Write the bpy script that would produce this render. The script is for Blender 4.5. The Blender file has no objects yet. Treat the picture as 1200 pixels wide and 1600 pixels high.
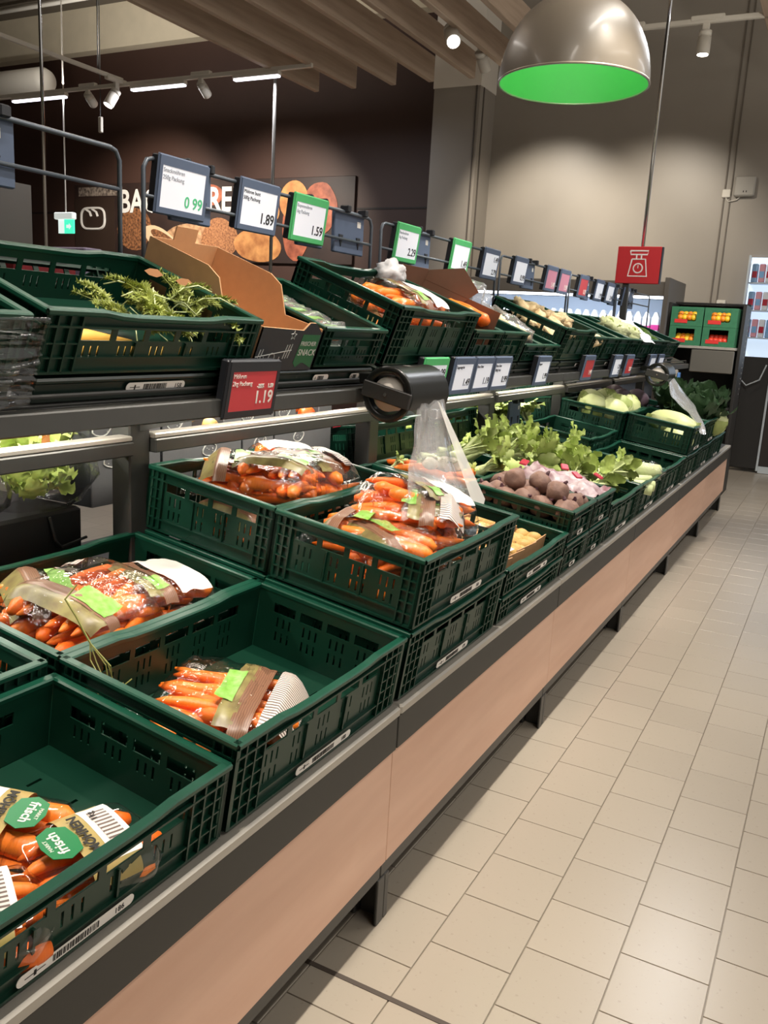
import bpy, math, random
from mathutils import Matrix, Vector, Euler, noise
R = math.radians
rnd = random.Random(11)
S = bpy.context.scene
COL = S.collection

# ------------------------------------------------------------------ camera, world, exposure
cam_d = bpy.data.cameras.new('camera'); cam = bpy.data.objects.new('camera', cam_d); COL.objects.link(cam)
YAW, PIT, ROL, FPX = R(-27.4236), R(-12.261), R(3.2286), 1340.04
fw = Vector((math.sin(YAW)*math.cos(PIT), math.cos(YAW)*math.cos(PIT), math.sin(PIT)))
rt = fw.cross(Vector((0, 0, 1))).normalized(); up = rt.cross(fw)
r2 = rt*math.cos(ROL) + up*math.sin(ROL); u2 = up*math.cos(ROL) - rt*math.sin(ROL)
CAM = Vector((0.7803, -1.6334, 1.4166))
cam.matrix_world = Matrix(((r2.x, u2.x, -fw.x, CAM.x), (r2.y, u2.y, -fw.y, CAM.y), (r2.z, u2.z, -fw.z, CAM.z), (0, 0, 0, 1)))
cam_d.sensor_fit = 'VERTICAL'; cam_d.sensor_height = 36; cam_d.sensor_width = 27; cam_d.lens = FPX/1600*36
cam_d.clip_end = 100
S.camera = cam
W = bpy.data.worlds.new('world'); S.world = W; W.use_nodes = True
W.node_tree.nodes['Background'].inputs[0].default_value = (1.0, 0.94, 0.86, 1)
W.node_tree.nodes['Background'].inputs[1].default_value = 0.68
S.view_settings.view_transform = 'Standard'; S.view_settings.look = 'None'
S.view_settings.gamma = 1; S.view_settings.use_curve_mapping = False
S.view_settings.exposure = 0.0

def lamp(name, kind, loc, power, col=(1, .93, .84), rot=(0, 0, 0), **kw):
    d = bpy.data.lights.new(name, kind); d.energy = power; d.color = col
    for k, v in kw.items(): setattr(d, k, v)
    o = bpy.data.objects.new(name, d); COL.objects.link(o); o.location = loc; o.rotation_euler = rot
    return o
def aim(loc, tgt): return (Vector(tgt) - Vector(loc)).to_track_quat('-Z', 'Y').to_euler()
# linear luminaires of the shop ceiling (their housings are built further down)
LUMS = [(0.22, -0.4, 3.75), (0.22, 2.2, 3.75), (0.22, 4.8, 3.75), (1.9, -0.4, 3.75), (1.9, 2.2, 3.75), (1.9, 4.8, 3.75),
        (-2.4, -0.4, 3.75), (-2.4, 2.2, 3.75)]
for (x, y, z) in LUMS:
    lamp('luminaire_light', 'AREA', (x, y, z - .045), (42 if x < 1 else 28) if x > -1 else 12, (1, .93, .83) if y < 4 else (.93, .96, 1), shape='RECTANGLE', size=.10, size_y=1.5)
SPOTS = [((.2, -1.3, 3.4), (-.2, -.8, .7)), ((.2, .5, 3.4), (-.3, .35, .9)), ((.2, 2.0, 3.4), (-.35, 2.0, .9)), ((.2, 3.5, 3.4), (-.4, 3.8, .9)),
         ((.6, 5.2, 3.4), (-.2, 6.6, 1.3))]
for a, b in SPOTS:
    d = (Vector(b) - Vector(a)).normalized()
    lamp('spotlight_beam', 'SPOT', Vector(a) + d*.14, 190, (1, .9, .76), aim(a, b), spot_size=R(58), spot_blend=.7, shadow_soft_size=.04)

for (x, y, z) in LUMS:      # upward fill at each fitting, added to brighten beams and ceiling
    lamp('added_uplight', 'AREA', (x, y, z + .05), 46, (1, .93, .83), (math.pi, 0, 0), shape='RECTANGLE', size=.10, size_y=1.5)
# lit spotlights of the back tracks (their heads are built further down)
for a, b, p, sz in (((-3.02, 6.5, 4.20), (-.9, 3.6, 1.2), 260, 50), ((-3.02, 7.25, 4.22), (-2.75, 9.3, 2.2), 270, 76), ((-8.32, 7.0, 4.10), (-9.3, 9.5, 2.6), 460, 78), ((-6.47, 7.0, 4.10), (-7.0, 9.5, 2.5), 460, 78), ((-1.45, 7.0, 4.10), (-1.5, 9.3, 2.1), 210, 76), ((-7.72, 4.75, 4.14), (-8.4, 3.5, 1.8), 200, 60)):
    d = (Vector(b) - Vector(a)).normalized()
    lamp('spotlight_beam', 'SPOT', Vector(a) + d*.26, p, (1, .9, .76), aim(a, b), spot_size=R(sz), spot_blend=.8, shadow_soft_size=.05)
for x, w in ((-9.21, 1.0), (-7.13, .85), (-5.65, .62)):
    lamp('luminaire_light', 'AREA', (x, 7.0, 4.07), 30, (.95, .95, 1), shape='RECTANGLE', size=w, size_y=.05)
    if x < -6: lamp('added_uplight', 'AREA', (x, 7.0, 4.26), 60, (1, .95, .88), (math.pi, 0, 0), shape='RECTANGLE', size=w, size_y=.05)  # upward fill, added to lighten the soffit above the track

# ------------------------------------------------------------------ materials
def lin(h):
    h = h.lstrip('#'); out = []
    for i in (0, 2, 4):
        c = int(h[i:i+2], 16)/255
        out.append(c/12.92 if c <= .04045 else ((c+.055)/1.055)**2.4)
    return (*out, 1)
MATS = {}
def mat(name, col, rough=.5, metal=0., var=0., scale=20., col2=None, bump=0., bscale=None, spec=.5, emit=0., stretch=(1, 1, 1), coat=0., sub=0., trans=0., alpha=1.):
    if name in MATS: return MATS[name]
    m = bpy.data.materials.new(name); m.use_nodes = True; MATS[name] = m
    nt = m.node_tree; n = nt.nodes; l = nt.links; b = n['Principled BSDF']
    c = lin(col); b.inputs['Base Color'].default_value = c
    b.inputs['Roughness'].default_value = rough; b.inputs['Metallic'].default_value = metal
    b.inputs['Specular IOR Level'].default_value = spec
    if coat: b.inputs['Coat Weight'].default_value = coat; b.inputs['Coat Roughness'].default_value = .12
    if trans: b.inputs['Transmission Weight'].default_value = trans
    if alpha < 1: b.inputs['Alpha'].default_value = alpha
    if emit: b.inputs['Emission Color'].default_value = c; b.inputs['Emission Strength'].default_value = emit
    if var or bump:
        tc = n.new('ShaderNodeTexCoord'); mp = n.new('ShaderNodeMapping'); mp.inputs['Scale'].default_value = stretch
        l.new(tc.outputs['Object'], mp.inputs['Vector'])
    if var:
        nz = n.new('ShaderNodeTexNoise'); nz.inputs['Scale'].default_value = scale; nz.inputs['Detail'].default_value = 5
        l.new(mp.outputs[0], nz.inputs['Vector'])
        rp = n.new('ShaderNodeValToRGB'); rp.color_ramp.elements[0].position = .32; rp.color_ramp.elements[1].position = .68
        c2 = lin(col2) if col2 else (c[0]*.5, c[1]*.5, c[2]*.5, 1)
        rp.color_ramp.elements[0].color = tuple(c[i]*(1-var)+c2[i]*var for i in range(3))+(1,)
        rp.color_ramp.elements[1].color = c
        l.new(nz.outputs['Fac'], rp.inputs[0]); l.new(rp.outputs[0], b.inputs['Base Color'])
    if bump:
        n2 = n.new('ShaderNodeTexNoise'); n2.inputs['Scale'].default_value = bscale or scale; n2.inputs['Detail'].default_value = 4
        l.new(mp.outputs[0], n2.inputs['Vector']); bp = n.new('ShaderNodeBump'); bp.inputs['Strength'].default_value = bump; bp.inputs['Distance'].default_value = .01
        l.new(n2.outputs['Fac'], bp.inputs['Height']); l.new(bp.outputs[0], b.inputs['Normal'])
    return m
def film_mat(name, base=.10, rough=.12, tint=(1, 1, 1, 1), milk=0., bscale=30, bump=.5):
    m = bpy.data.materials.new(name); m.use_nodes = True; nt = m.node_tree; n = nt.nodes; l = nt.links
    for x in list(n): n.remove(x)
    out = n.new('ShaderNodeOutputMaterial'); tr = n.new('ShaderNodeBsdfTransparent'); tr.inputs[0].default_value = tint
    gl = n.new('ShaderNodeBsdfGlossy'); gl.inputs['Roughness'].default_value = rough
    lw = n.new('ShaderNodeLayerWeight'); lw.inputs[0].default_value = .5; fr = n.new('ShaderNodeMath'); fr.operation = 'POWER'; fr.inputs[1].default_value = 4.; l.new(lw.outputs['Facing'], fr.inputs[0])
    ad = n.new('ShaderNodeMath'); ad.operation = 'ADD'; ad.inputs[1].default_value = base; ad.use_clamp = True
    tc = n.new('ShaderNodeTexCoord'); nz = n.new('ShaderNodeTexNoise'); nz.inputs['Scale'].default_value = bscale; nz.inputs['Detail'].default_value = 3
    l.new(tc.outputs['Object'], nz.inputs['Vector']); bp = n.new('ShaderNodeBump'); bp.inputs['Strength'].default_value = bump; bp.inputs['Distance'].default_value = .02
    l.new(nz.outputs['Fac'], bp.inputs['Height']); l.new(bp.outputs[0], gl.inputs['Normal'])
    mx = n.new('ShaderNodeMixShader'); l.new(fr.outputs[0], ad.inputs[0]); l.new(ad.outputs[0], mx.inputs[0])
    l.new(tr.outputs[0], mx.inputs[1]); l.new(gl.outputs[0], mx.inputs[2]); last = mx
    if milk:
        df = n.new('ShaderNodeBsdfDiffuse'); df.inputs[0].default_value = (.9, .9, .92, 1); tl = n.new('ShaderNodeBsdfTranslucent'); tl.inputs[0].default_value = (.9, .9, .92, 1)
        ms = n.new('ShaderNodeMixShader'); ms.inputs[0].default_value = .5; l.new(df.outputs[0], ms.inputs[1]); l.new(tl.outputs[0], ms.inputs[2])
        m2 = n.new('ShaderNodeMixShader'); m2.inputs[0].default_value = milk; l.new(mx.outputs[0], m2.inputs[1]); l.new(ms.outputs[0], m2.inputs[2]); last = m2
    l.new(last.outputs[0], out.inputs[0]); MATS[name] = m
    return m
def stripe_mat(name, a, b, scale=60., axis='Y', rough=.35, dist=0.):
    m = bpy.data.materials.new(name); m.use_nodes = True; nt = m.node_tree; n = nt.nodes; l = nt.links; p = n['Principled BSDF']
    p.inputs['Roughness'].default_value = rough
    tc = n.new('ShaderNodeTexCoord'); wv = n.new('ShaderNodeTexWave'); wv.bands_direction = axis; wv.inputs['Scale'].default_value = scale
    wv.inputs['Distortion'].default_value = dist; wv.inputs['Detail'].default_value = 0
    l.new(tc.outputs['Object'], wv.inputs['Vector']); rp = n.new('ShaderNodeValToRGB'); rp.color_ramp.interpolation = 'CONSTANT'
    rp.color_ramp.elements[1].position = .45; rp.color_ramp.elements[0].color = lin(a); rp.color_ramp.elements[1].color = lin(b)
    l.new(wv.outputs['Fac'], rp.inputs[0]); l.new(rp.outputs[0], p.inputs['Base Color']); MATS[name] = m
    return m
GREEN = mat('crate_green', '#083325', .36, var=.30, scale=9, col2='#06251b', spec=.45)
BLACKM = mat('dark_steel', '#3a3a38', .42, var=.15, scale=30)
PANELD = mat('anthracite_panel', '#343330', .5, var=.08, scale=15)
ALU = mat('brushed_aluminium', '#b4afa6', .38, .35, var=.2, scale=60, stretch=(1, .05, 1))
WOOD = mat('beech_decor', '#e0b79f', .42, var=.5, scale=3, col2='#c4957b', stretch=(3, .5, 4))
STEEL = mat('chrome_rod', '#c8c8c8', .12, 1.)
CARROT = mat('carrot_orange', '#ff8a2c', .4, var=.4, scale=35, col2='#e86a18', stretch=(6, 1, 1), bump=.12, bscale=60)
CARROT2 = mat('carrot_dark_orange', '#f67620', .42, var=.4, scale=30, col2='#dd5a14', stretch=(6, 1, 1), bump=.12, bscale=60)
FILM = film_mat('clear_film', .05, .09, bscale=26, bump=.5)
FILM2 = film_mat('clear_rigid_plastic', .05, .06, bump=.15, bscale=8)
FILMW = film_mat('milky_produce_bag', .10, .16, milk=.20, bscale=9, bump=.6)
FILMS = film_mat('stretch_film_shiny', .10, .14, bscale=12, bump=.7)
FILMG = film_mat('stretch_wrap', .10, .2, milk=.10, bscale=12, bump=.3)
KRAFT = mat('kraft_board', '#c1946a', .8, var=.15, scale=40)
PBROWN = stripe_mat('brown_print', '#6d4a38', '#84604a', 70, 'X', dist=2.)
PBAR = stripe_mat('barcode_print', '#6a5c57', '#e2d6cf', 38, 'Y')
POLIVE = mat('olive_print', '#8d8450', .35, var=.7, scale=34, col2='#5e4a34')
PGREEN = mat('green_print', '#6aa62c', .35, var=.25, scale=60, col2='#d8e8b8')
PDGREEN = mat('dark_green_print', '#1f7a48', .35)
PBEIGE = mat('beige_print', '#b49b62', .4, var=.3, scale=25, col2='#7f8a3a')
PWHITE = mat('white_print', '#e6e2dc', .4)
INK = mat('black_ink', '#23211f', .6)
WHITE = mat('white_lacquer', '#d9d4c9', .45)
TAGBLUE = mat('tag_blue_grey', '#55637c', .45)
TAGGREEN = mat('tag_green', '#4fb56f', .45)
TAGDARK = mat('tag_dark_side', '#22242a', .5)
SCRW = mat('screen_white_glow', '#dcdfe8', .35, emit=.32)  # tag screens have no backlight; the glow is added to brighten them
SCRR = mat('screen_red_glow', '#c0383f', .4, emit=.05)
SCRP = mat('screen_pink_glow', '#c58298', .4, emit=.05)
LEAF = mat('leaf_green', '#a7b36c', .5, var=.55, scale=14, col2='#6f8a3c')
LEAFD = mat('leaf_dark', '#33502f', .55, var=.5, scale=20, col2='#1d3320', bump=.5, bscale=40)
LEAFY = mat('leaf_yellow_green', '#b4c46c', .5, var=.5, scale=16, col2='#86a244')
LEAFR = mat('leaf_red', '#6b2a2a', .5, var=.6, scale=16, col2='#3d4a22')
STALK = mat('stalk_pale_green', '#d2dba8', .4, var=.4, scale=18, col2='#9bb35c', stretch=(1, .2, 1))
CABB = mat('cabbage_white', '#d3d9a2', .42, var=.4, scale=9, col2='#aebd74', bump=.25, bscale=18)
BEET = mat('beet_skin', '#8a6a5c', .65, var=.6, scale=22, col2='#573c3a', bump=.4, bscale=45)
GINGER = mat('root_skin', '#e6cfa4', .6, var=.45, scale=20, col2='#b58a5e', bump=.3, bscale=50)
POTATO = mat('potato_skin', '#c8a35e', .6, var=.4, scale=30, col2='#a37f45', bump=.2, bscale=60)
CREAM = mat('cauliflower_cream', '#e5dcc0', .6, var=.3, scale=40, bump=.5, bscale=90)

# ------------------------------------------------------------------ mesh helpers
class MB:
    def __init__(s): s.v = []; s.f = []; s.m = []; s.cur = 0
    def add(s, vs, fs, M=None):
        o = len(s.v)
        s.v += [tuple(M @ Vector(p)) for p in vs] if M else [tuple(p) for p in vs]
        s.f += [tuple(i+o for i in q) for q in fs]; s.m += [s.cur]*len(fs); return s
    def box(s, x0, y0, z0, x1, y1, z1, M=None):
        vs = [(x, y, z) for z in (z0, z1) for y in (y0, y1) for x in (x0, x1)]
        return s.add(vs, [(0, 2, 3, 1), (4, 5, 7, 6), (0, 1, 5, 4), (2, 6, 7, 3), (0, 4, 6, 2), (1, 3, 7, 5)], M)
    def cbox(s, x0, y0, z0, x1, y1, z1, c=.003, M=None):
        vs = []
        for z, i in ((z0, c), (z0+c, 0), (z1-c, 0), (z1, c)):
            vs += [(x0+i+c, y0+i, z), (x1-i-c, y0+i, z), (x1-i, y0+i+c, z), (x1-i, y1-i-c, z), (x1-i-c, y1-i, z), (x0+i+c, y1-i, z), (x0+i, y1-i-c, z), (x0+i, y0+i+c, z)]
        fs = [tuple(range(7, -1, -1)), tuple(range(24, 32))]
        for k in range(3):
            for j in range(8): fs.append((k*8+j, k*8+(j+1) % 8, k*8+8+(j+1) % 8, k*8+8+j))
        return s.add(vs, fs, M)
    def grid(s, fn, nu, nv, closeu=False, closev=False, M=None):
        vs = [fn(i/(nu if closeu else nu-1), j/(nv if closev else nv-1)) for i in range(nu) for j in range(nv)]; fs = []
        for i in range(nu if closeu else nu-1):
            for j in range(nv if closev else nv-1):
                a, b = i*nv+j, i*nv+(j+1) % nv; c, d = ((i+1) % nu)*nv+(j+1) % nv, ((i+1) % nu)*nv+j
                fs.append((a, b, c, d))
        return s.add(vs, fs, M)
    def tube(s, path, r, n=8, M=None, cap=True):
        P = [Vector(p) for p in path]; k = len(P); rs = r if isinstance(r, (list, tuple)) else [r]*k; vs = []; fs = []
        prev = None
        for i in range(k):
            t = (P[min(i+1, k-1)] - P[max(i-1, 0)]).normalized()
            if prev is None: nrm = t.orthogonal().normalized()
            else: nrm = (prev - t*prev.dot(t)).normalized()
            prev = nrm; bi = t.cross(nrm)
            for j in range(n):
                a = 2*math.pi*j/n; vs.append(P[i] + (nrm*math.cos(a)+bi*math.sin(a))*rs[i])
        for i in range(k-1):
            for j in range(n): fs.append((i*n+j, i*n+(j+1) % n, (i+1)*n+(j+1) % n, (i+1)*n+j))
        if cap: fs += [tuple(range(n-1, -1, -1)), tuple((k-1)*n+j for j in range(n))]
        return s.add(vs, fs, M)
    def lathe(s, prof, n=24, M=None):
        vs = [(r*math.cos(2*math.pi*j/n), r*math.sin(2*math.pi*j/n), z) for r, z in prof for j in range(n)]; fs = []
        for i in range(len(prof)-1):
            for j in range(n): fs.append((i*n+j, i*n+(j+1) % n, (i+1)*n+(j+1) % n, (i+1)*n+j))
        return s.add(vs, fs, M)
    def prism(s, pts, h, M=None):     # polygon in xy, extruded along z
        k = len(pts); vs = [(x, y, 0) for x, y in pts] + [(x, y, h) for x, y in pts]
        fs = [tuple(range(k-1, -1, -1)), tuple(range(k, 2*k))] + [(i, (i+1) % k, k+(i+1) % k, k+i) for i in range(k)]
        return s.add(vs, fs, M)
    def plate(s, L, z0, z1, holes, w0, w1, fn):   # plate with rectangular through holes; fn maps (u, w, z) to a point
        us = sorted({0, L, *[h[0] for h in holes], *[h[1] for h in holes]}); zs = sorted({z0, z1, *[h[2] for h in holes], *[h[3] for h in holes]})
        nu, nz = len(us)-1, len(zs)-1; solid = [[True]*nz for _ in range(nu)]
        for a, b, c, d in holes:
            for i in range(nu):
                if us[i] >= a-1e-6 and us[i+1] <= b+1e-6:
                    for j in range(nz):
                        if zs[j] >= c-1e-6 and zs[j+1] <= d+1e-6: solid[i][j] = False
        q = []
        for j in range(nz):
            i = 0
            while i < nu:
                if solid[i][j]:
                    k = i
                    while k+1 < nu and solid[k+1][j]: k += 1
                    for w in (w0, w1): q.append([(us[i], w, zs[j]), (us[k+1], w, zs[j]), (us[k+1], w, zs[j+1]), (us[i], w, zs[j+1])])
                    i = k+1
                else: i += 1
        for a, b, c, d in holes:
            for e in (((a, c), (b, c)), ((b, c), (b, d)), ((b, d), (a, d)), ((a, d), (a, c))):
                (p, r_), (p2, r3) = e; q.append([(p, w0, r_), (p2, w0, r3), (p2, w1, r3), (p, w1, r_)])
        for e in (((0, z0), (L, z0)), ((0, z1), (L, z1))):
            (p, r_), (p2, r3) = e; q.append([(p, w0, r_), (p2, w0, r3), (p2, w1, r3), (p, w1, r_)])
        for quad in q: s.add([fn(*p) for p in quad], [(0, 1, 2, 3)])
        return s
    def mesh(s, name, mats, smooth=False):
        m = bpy.data.meshes.new(name); m.from_pydata(s.v, [], s.f)
        for x in (mats if isinstance(mats, (list, tuple)) else [mats]): m.materials.append(x)
        if isinstance(mats, (list, tuple)) and len(mats) > 1: m.polygons.foreach_set('material_index', s.m)
        if smooth: m.polygons.foreach_set('use_smooth', [True]*len(m.polygons))
        m.update(); return m
def put(name, mesh, parent=None, M=None, loc=None):
    o = bpy.data.objects.new(name, mesh); COL.objects.link(o)
    if parent: o.parent = parent
    if M is not None: o.matrix_local = M
    if loc is not None: o.location = loc
    return o
def tag(o, label, cat, group=None):
    o['label'] = label; o['category'] = cat
    if group: o['group'] = group
    return o
def thing(name, label, cat, M=None, loc=None, group=None):
    return tag(put(name, None, None, M, loc), label, cat, group)
def struct(name, mb, m, smooth=False):
    o = put(name, mb.mesh(name, m, smooth)); o['kind'] = 'structure'; return o
def T(x, y, z): return Matrix.Translation((x, y, z))
def RX(a): return Matrix.Rotation(R(a), 4, 'X')
def RY(a): return Matrix.Rotation(R(a), 4, 'Y')
def RZ(a): return Matrix.Rotation(R(a), 4, 'Z')
def SC(x, y=None, z=None): return Matrix.Diagonal((x, x if y is None else y, x if z is None else z, 1))
FX = Matrix(((0, 0, 1, 0), (1, 0, 0, 0), (0, 1, 0, 0), (0, 0, 0, 1)))      # text plane facing +X, reading along +Y
FY = Matrix(((1, 0, 0, 0), (0, 0, -1, 0), (0, 1, 0, 0), (0, 0, 0, 1)))     # text plane facing -Y, reading along +X
TXT = {}
def text(parent, body, size, M, m, name='print', align='LEFT', bold=0.):
    k = (body, size, m.name, align, bold)
    if k not in TXT:
        c = bpy.data.curves.new('txt', 'FONT'); c.body = body; c.size = size; c.align_x = align; c.offset = bold; c.extrude = .0004; c.resolution_u = 3
        o = bpy.data.objects.new('txt', c); me = o.to_mesh().copy(); me.name = 'print'; me.materials.clear(); me.materials.append(m)
        o.to_mesh_clear(); bpy.data.objects.remove(o); bpy.data.curves.remove(c); TXT[k] = me
    return put(name, TXT[k], parent, M)
def nz3(p, s=1.): return noise.noise(Vector(p)*s)

# ------------------------------------------------------------------ the room
TX, TY, CX, CY = .200, .206, .5133, .8397
fm = mat('floor_slab_tiles', '#cbbda3', .32); nt = fm.node_tree; tc = nt.nodes.new('ShaderNodeTexCoord'); mp = nt.nodes.new('ShaderNodeMapping')
mp.inputs['Rotation'].default_value = (0, 0, 0); sp = nt.nodes.new('ShaderNodeSeparateXYZ'); cb = nt.nodes.new('ShaderNodeCombineXYZ')
nt.links.new(tc.outputs['Object'], sp.inputs[0])
def mth(op, a, b):
    x = nt.nodes.new('ShaderNodeMath'); x.operation = op; nt.links.new(a, x.inputs[0]); x.inputs[1].default_value = b; return x.outputs[0]
nt.links.new(mth('ADD', sp.outputs[1], 50*TY - CY), cb.inputs[0]); nt.links.new(mth('ADD', sp.outputs[0], 50*TX - CX), cb.inputs[1])
bk = nt.nodes.new('ShaderNodeTexBrick'); bk.offset = .5; bk.inputs['Scale'].default_value = 1; bk.inputs['Brick Width'].default_value = TY; bk.inputs['Row Height'].default_value = TX
bk.inputs['Mortar Size'].default_value = .0016; bk.inputs['Color1'].default_value = lin('#a59b8d'); bk.inputs['Color2'].default_value = lin('#9e9486'); bk.inputs['Mortar'].default_value = lin('#7c7263')
nt.links.new(cb.outputs[0], bk.inputs['Vector']); nt.links.new(bk.outputs[0], nt.nodes['Principled BSDF'].inputs['Base Color'])
floor = struct('floor', MB().box(-14, -4, -.12, 5, 15, -.0035), fm)
tm = mat('floor_tile_stone', '#a59b8d', .28, var=.5, scale=75, col2='#7d7264')
n = tm.node_tree.nodes; oi = n.new('ShaderNodeObjectInfo'); hs = n.new('ShaderNodeHueSaturation'); mr = n.new('ShaderNodeMapRange')
mr.inputs[3].default_value = .965; mr.inputs[4].default_value = 1.03
tm.node_tree.links.new(oi.outputs['Random'], mr.inputs[0]); tm.node_tree.links.new(mr.outputs[0], hs.inputs['Value'])
rp = [x for x in n if x.type == 'VALTORGB'][0]; rp.color_ramp.elements[0].position = .27; rp.color_ramp.elements[1].position = .36
tm.node_tree.links.new(rp.outputs[0], hs.inputs['Color']); tm.node_tree.links.new(hs.outputs[0], n['Principled BSDF'].inputs['Base Color'])
tmesh = MB().cbox(0, 0, -.006, TX-.003, TY-.003, 0, .0008).mesh('tile', tm)
def proj(p):
    v = Vector(p)-CAM; d = v.dot(fw)
    return (600+FPX*v.dot(r2)/d, 800-FPX*v.dot(u2)/d, d) if d > .1 else (-9999, 0, d)
cand = []
for i in range(-5, 14):
    for j in range(-8, 32):
        x = CX+i*TX; y = CY+j*TY + (TY/2 if i % 2 else 0)
        px, py, d = proj((x+.1, y+.1, 0))
        if -60 < px < 1270 and -50 < py < 1680 and x > -.35: cand.append((d, x, y))
cand.sort()
for d, x, y in cand[:300]: put('tile', tmesh, floor, loc=(x+.0015, y+.0015, 0))
struct('trim_1', MB().box(-.2, -.200, -.004, 3, -.188, .0016), mat('expansion_joint', '#4a4038', .6))

GREY = mat('grey_wall_paint', '#9c958b', .42, var=.08, scale=3)
BROWN = mat('brown_wall_paint', '#452f27', .55, var=.15, scale=2)
OFFW = mat('offwhite_plaster', '#e6d9be', .7, var=.15, scale=4)
struct('wall_back', MB().box(-4.5, 9.3, 0, 6, 9.5, 5.9), GREY)
struct('wall_bakery', MB().box(-14, 9.5, 0, -4.3, 9.7, 5.46), BROWN)
struct('trim_2', MB().box(-14, 9.492, 3.005, -4.4, 9.503, 3.03), mat('brown_wall_line', '#231a17', .6))  # thin dark line along the brown wall
struct('trim_3', MB().box(-14, 9.3, 5.46, -4.3, 9.75, 6.1), OFFW)
col = MB(); col.box(-4.26, 8.8, 0, -3.64, 9.3, 4.33)
struct('wall_column', col, GREY)
struct('trim_4', MB().box(-4.27, 8.79, 4.33, -3.63, 9.3, 6.0), mat('white_column_head', '#efe8dc', .6))
struct('trim_5', MB().box(-3.69, 8.785, 0, -3.675, 8.802, 4.33).box(-3.645, 8.9, 0, -3.632, 8.93, 4.33), mat('column_joint', '#57504a', .6))
struct('trim_6', MB().box(-.75, 9.285, 0, -.735, 9.301, 5.9).box(-.68, 9.285, 0, -.668, 9.301, 5.9), mat('wall_joint', '#6d655b', .6))
struct('ceiling', MB().box(-14, -4, 6.1, 6, 15, 6.2), mat('dark_ceiling', '#6a6155', .8, var=.3, scale=2))
struct('wall_left', MB().box(-14.2, -4, 0, -14, 15, 6.1), mat('left_wall_grey', '#6e6860', .6))
struct('wall_light_blocker', MB().box(-14, -4.2, 0, 5, -4.0, 6.1), mat('light_blocker_grey', '#5d564e', .7))  # unseen, added behind the camera to block ambient light
struct('wall_pillar', MB().box(-9.95, 6.3, 0, -9.3, 6.9, 3.0), mat('pillar_grey', '#5f5b54', .6))

beam_m = mat('grey_brown_timber', '#c0ab97', .6, var=.5, scale=4, col2='#9c8672', stretch=(6, .4, 6), bump=.1)
bmesh_ = MB().cbox(-.035, -12, 0, .035, 0, .27, .006).mesh('beam', beam_m)
for k, x in enumerate([-5.48, -4.95, -4.41, -3.92, -3.41, -2.92, -2.42]):
    tag(put('ceiling_beam', bmesh_, loc=(x, 8.0, 4.18)), ['leftmost ceiling beam, grey-brown timber, its end beside the linear lights', 'second ceiling beam from the left, grey-brown timber', 'third ceiling beam from the left, grey-brown timber', 'fourth ceiling beam from the left, ending before the white column head', 'fifth ceiling beam from the left, below the lit white spotlight',
        'sixth ceiling beam from the left, behind the white spotlights', 'rightmost timber ceiling beam of the row, hidden behind the dome lamp'][k], 'beam', 'timber ceiling beams')
tag(put('ceiling_beam', bmesh_, loc=(-.255, 7.6, 4.18)), 'timber ceiling beam at the upper right corner, apart from the row', 'beam', 'timber ceiling beams')

def luminaire(x, y, z, L, along, label, group, power=9.):
    t = thing('linear_light', label, 'ceiling light', T(x, y, z) @ (RZ(0) if along == 'Y' else RZ(90)), group=group)
    put('housing', MB().cbox(-.035, -L/2, -.012, .035, L/2, .03, .005).mesh('housing', WHITE), t)
    put('diffuser', MB().cbox(-.03, -L/2+.01, -.036, .03, L/2-.01, -.0122, .006).mesh('diffuser', mat('led_diffuser', '#f4f2ff', .4, emit=power)), t)
    return t
for (x, y, z) in LUMS:
    luminaire(x, y, z, 1.56, 'Y', 'white linear shop light above the aisle, over the counter and floor', 'linear lights over the aisle', 3.)
spot_can = MB(); spot_can.lathe([(0, -.13), (.036, -.13), (.038, -.125), (.038, -.035), (.0, -.035)], 20).lathe([(0, -.028), (.036, -.028), (.036, 0), (0, .0)], 20).lathe([(0, -.036), (.03, -.036), (.03, -.027), (0, -.027)], 12)
spot_can = spot_can.mesh('lamp_head', WHITE, True)
spot_lens_on = MB().lathe([(0, -.1315), (.032, -.1315), (.032, -.128)], 20).mesh('lens', mat('spot_lens', '#fff4e4', .3, emit=12.))
spot_arm = MB().cbox(-.012, -.02, 0, .012, .02, .06, .003).cbox(-.02, -.1, .055, .02, .09, .085, .004).mesh('adapter', WHITE)
def spotlight(loc, tgt, label, rz=0, group='white track spotlights', sc=1.0):
    t = thing('track_spotlight', label, 'spotlight', T(*loc) @ SC(sc), group=group)
    put('adapter', spot_arm, t, RZ(rz))
    d = (Vector(tgt)-Vector(loc)).normalized(); q = d.to_track_quat('-Z', 'Y').to_matrix().to_4x4()
    h = put('lamp_head', spot_can, t, q); put('lens', spot_lens_on, h)
    return t
for i, (a, b) in enumerate(SPOTS): spotlight(a, b, 'white track spotlight over the front crates of the vegetable counter', group='spotlights above the counter')
# tracks, lights and hung things at the back left
def bar(name, label, cat, p, q, r, m, group=None, n=8):
    return tag(put(name, MB().tube([p, q], r, n).mesh(name, m, n > 6)), label, cat, group)
def track(label, x0, y0, x1, y1, z):
    return tag(put('light_track', MB().cbox(x0, y0, z, x1, y1, z+.045, .004).mesh('light_track', WHITE)), label, 'track')
YB = 7.0
track('white light track running across the brown bakery wall', -11, YB-.02, -4.9, YB+.02, 4.15)
for x0, x1, lb in ((-9.72, -8.70, 'leftmost lit linear light on the track before the brown wall'), (-7.57, -6.70, 'middle lit linear light on the track before the brown wall'), (-5.98, -5.33, 'rightmost lit linear light, next to the timber beam ends')):
    luminaire((x0+x1)/2, YB, 4.12, x1-x0, 'X', lb, 'lit linear lights before the brown wall', 14.)
spotlight((-8.32, YB, 4.10), (-9.3, 9.5, 2.9), 'white spotlight below the left end of the bakery track', 90, sc=1.5)
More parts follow.
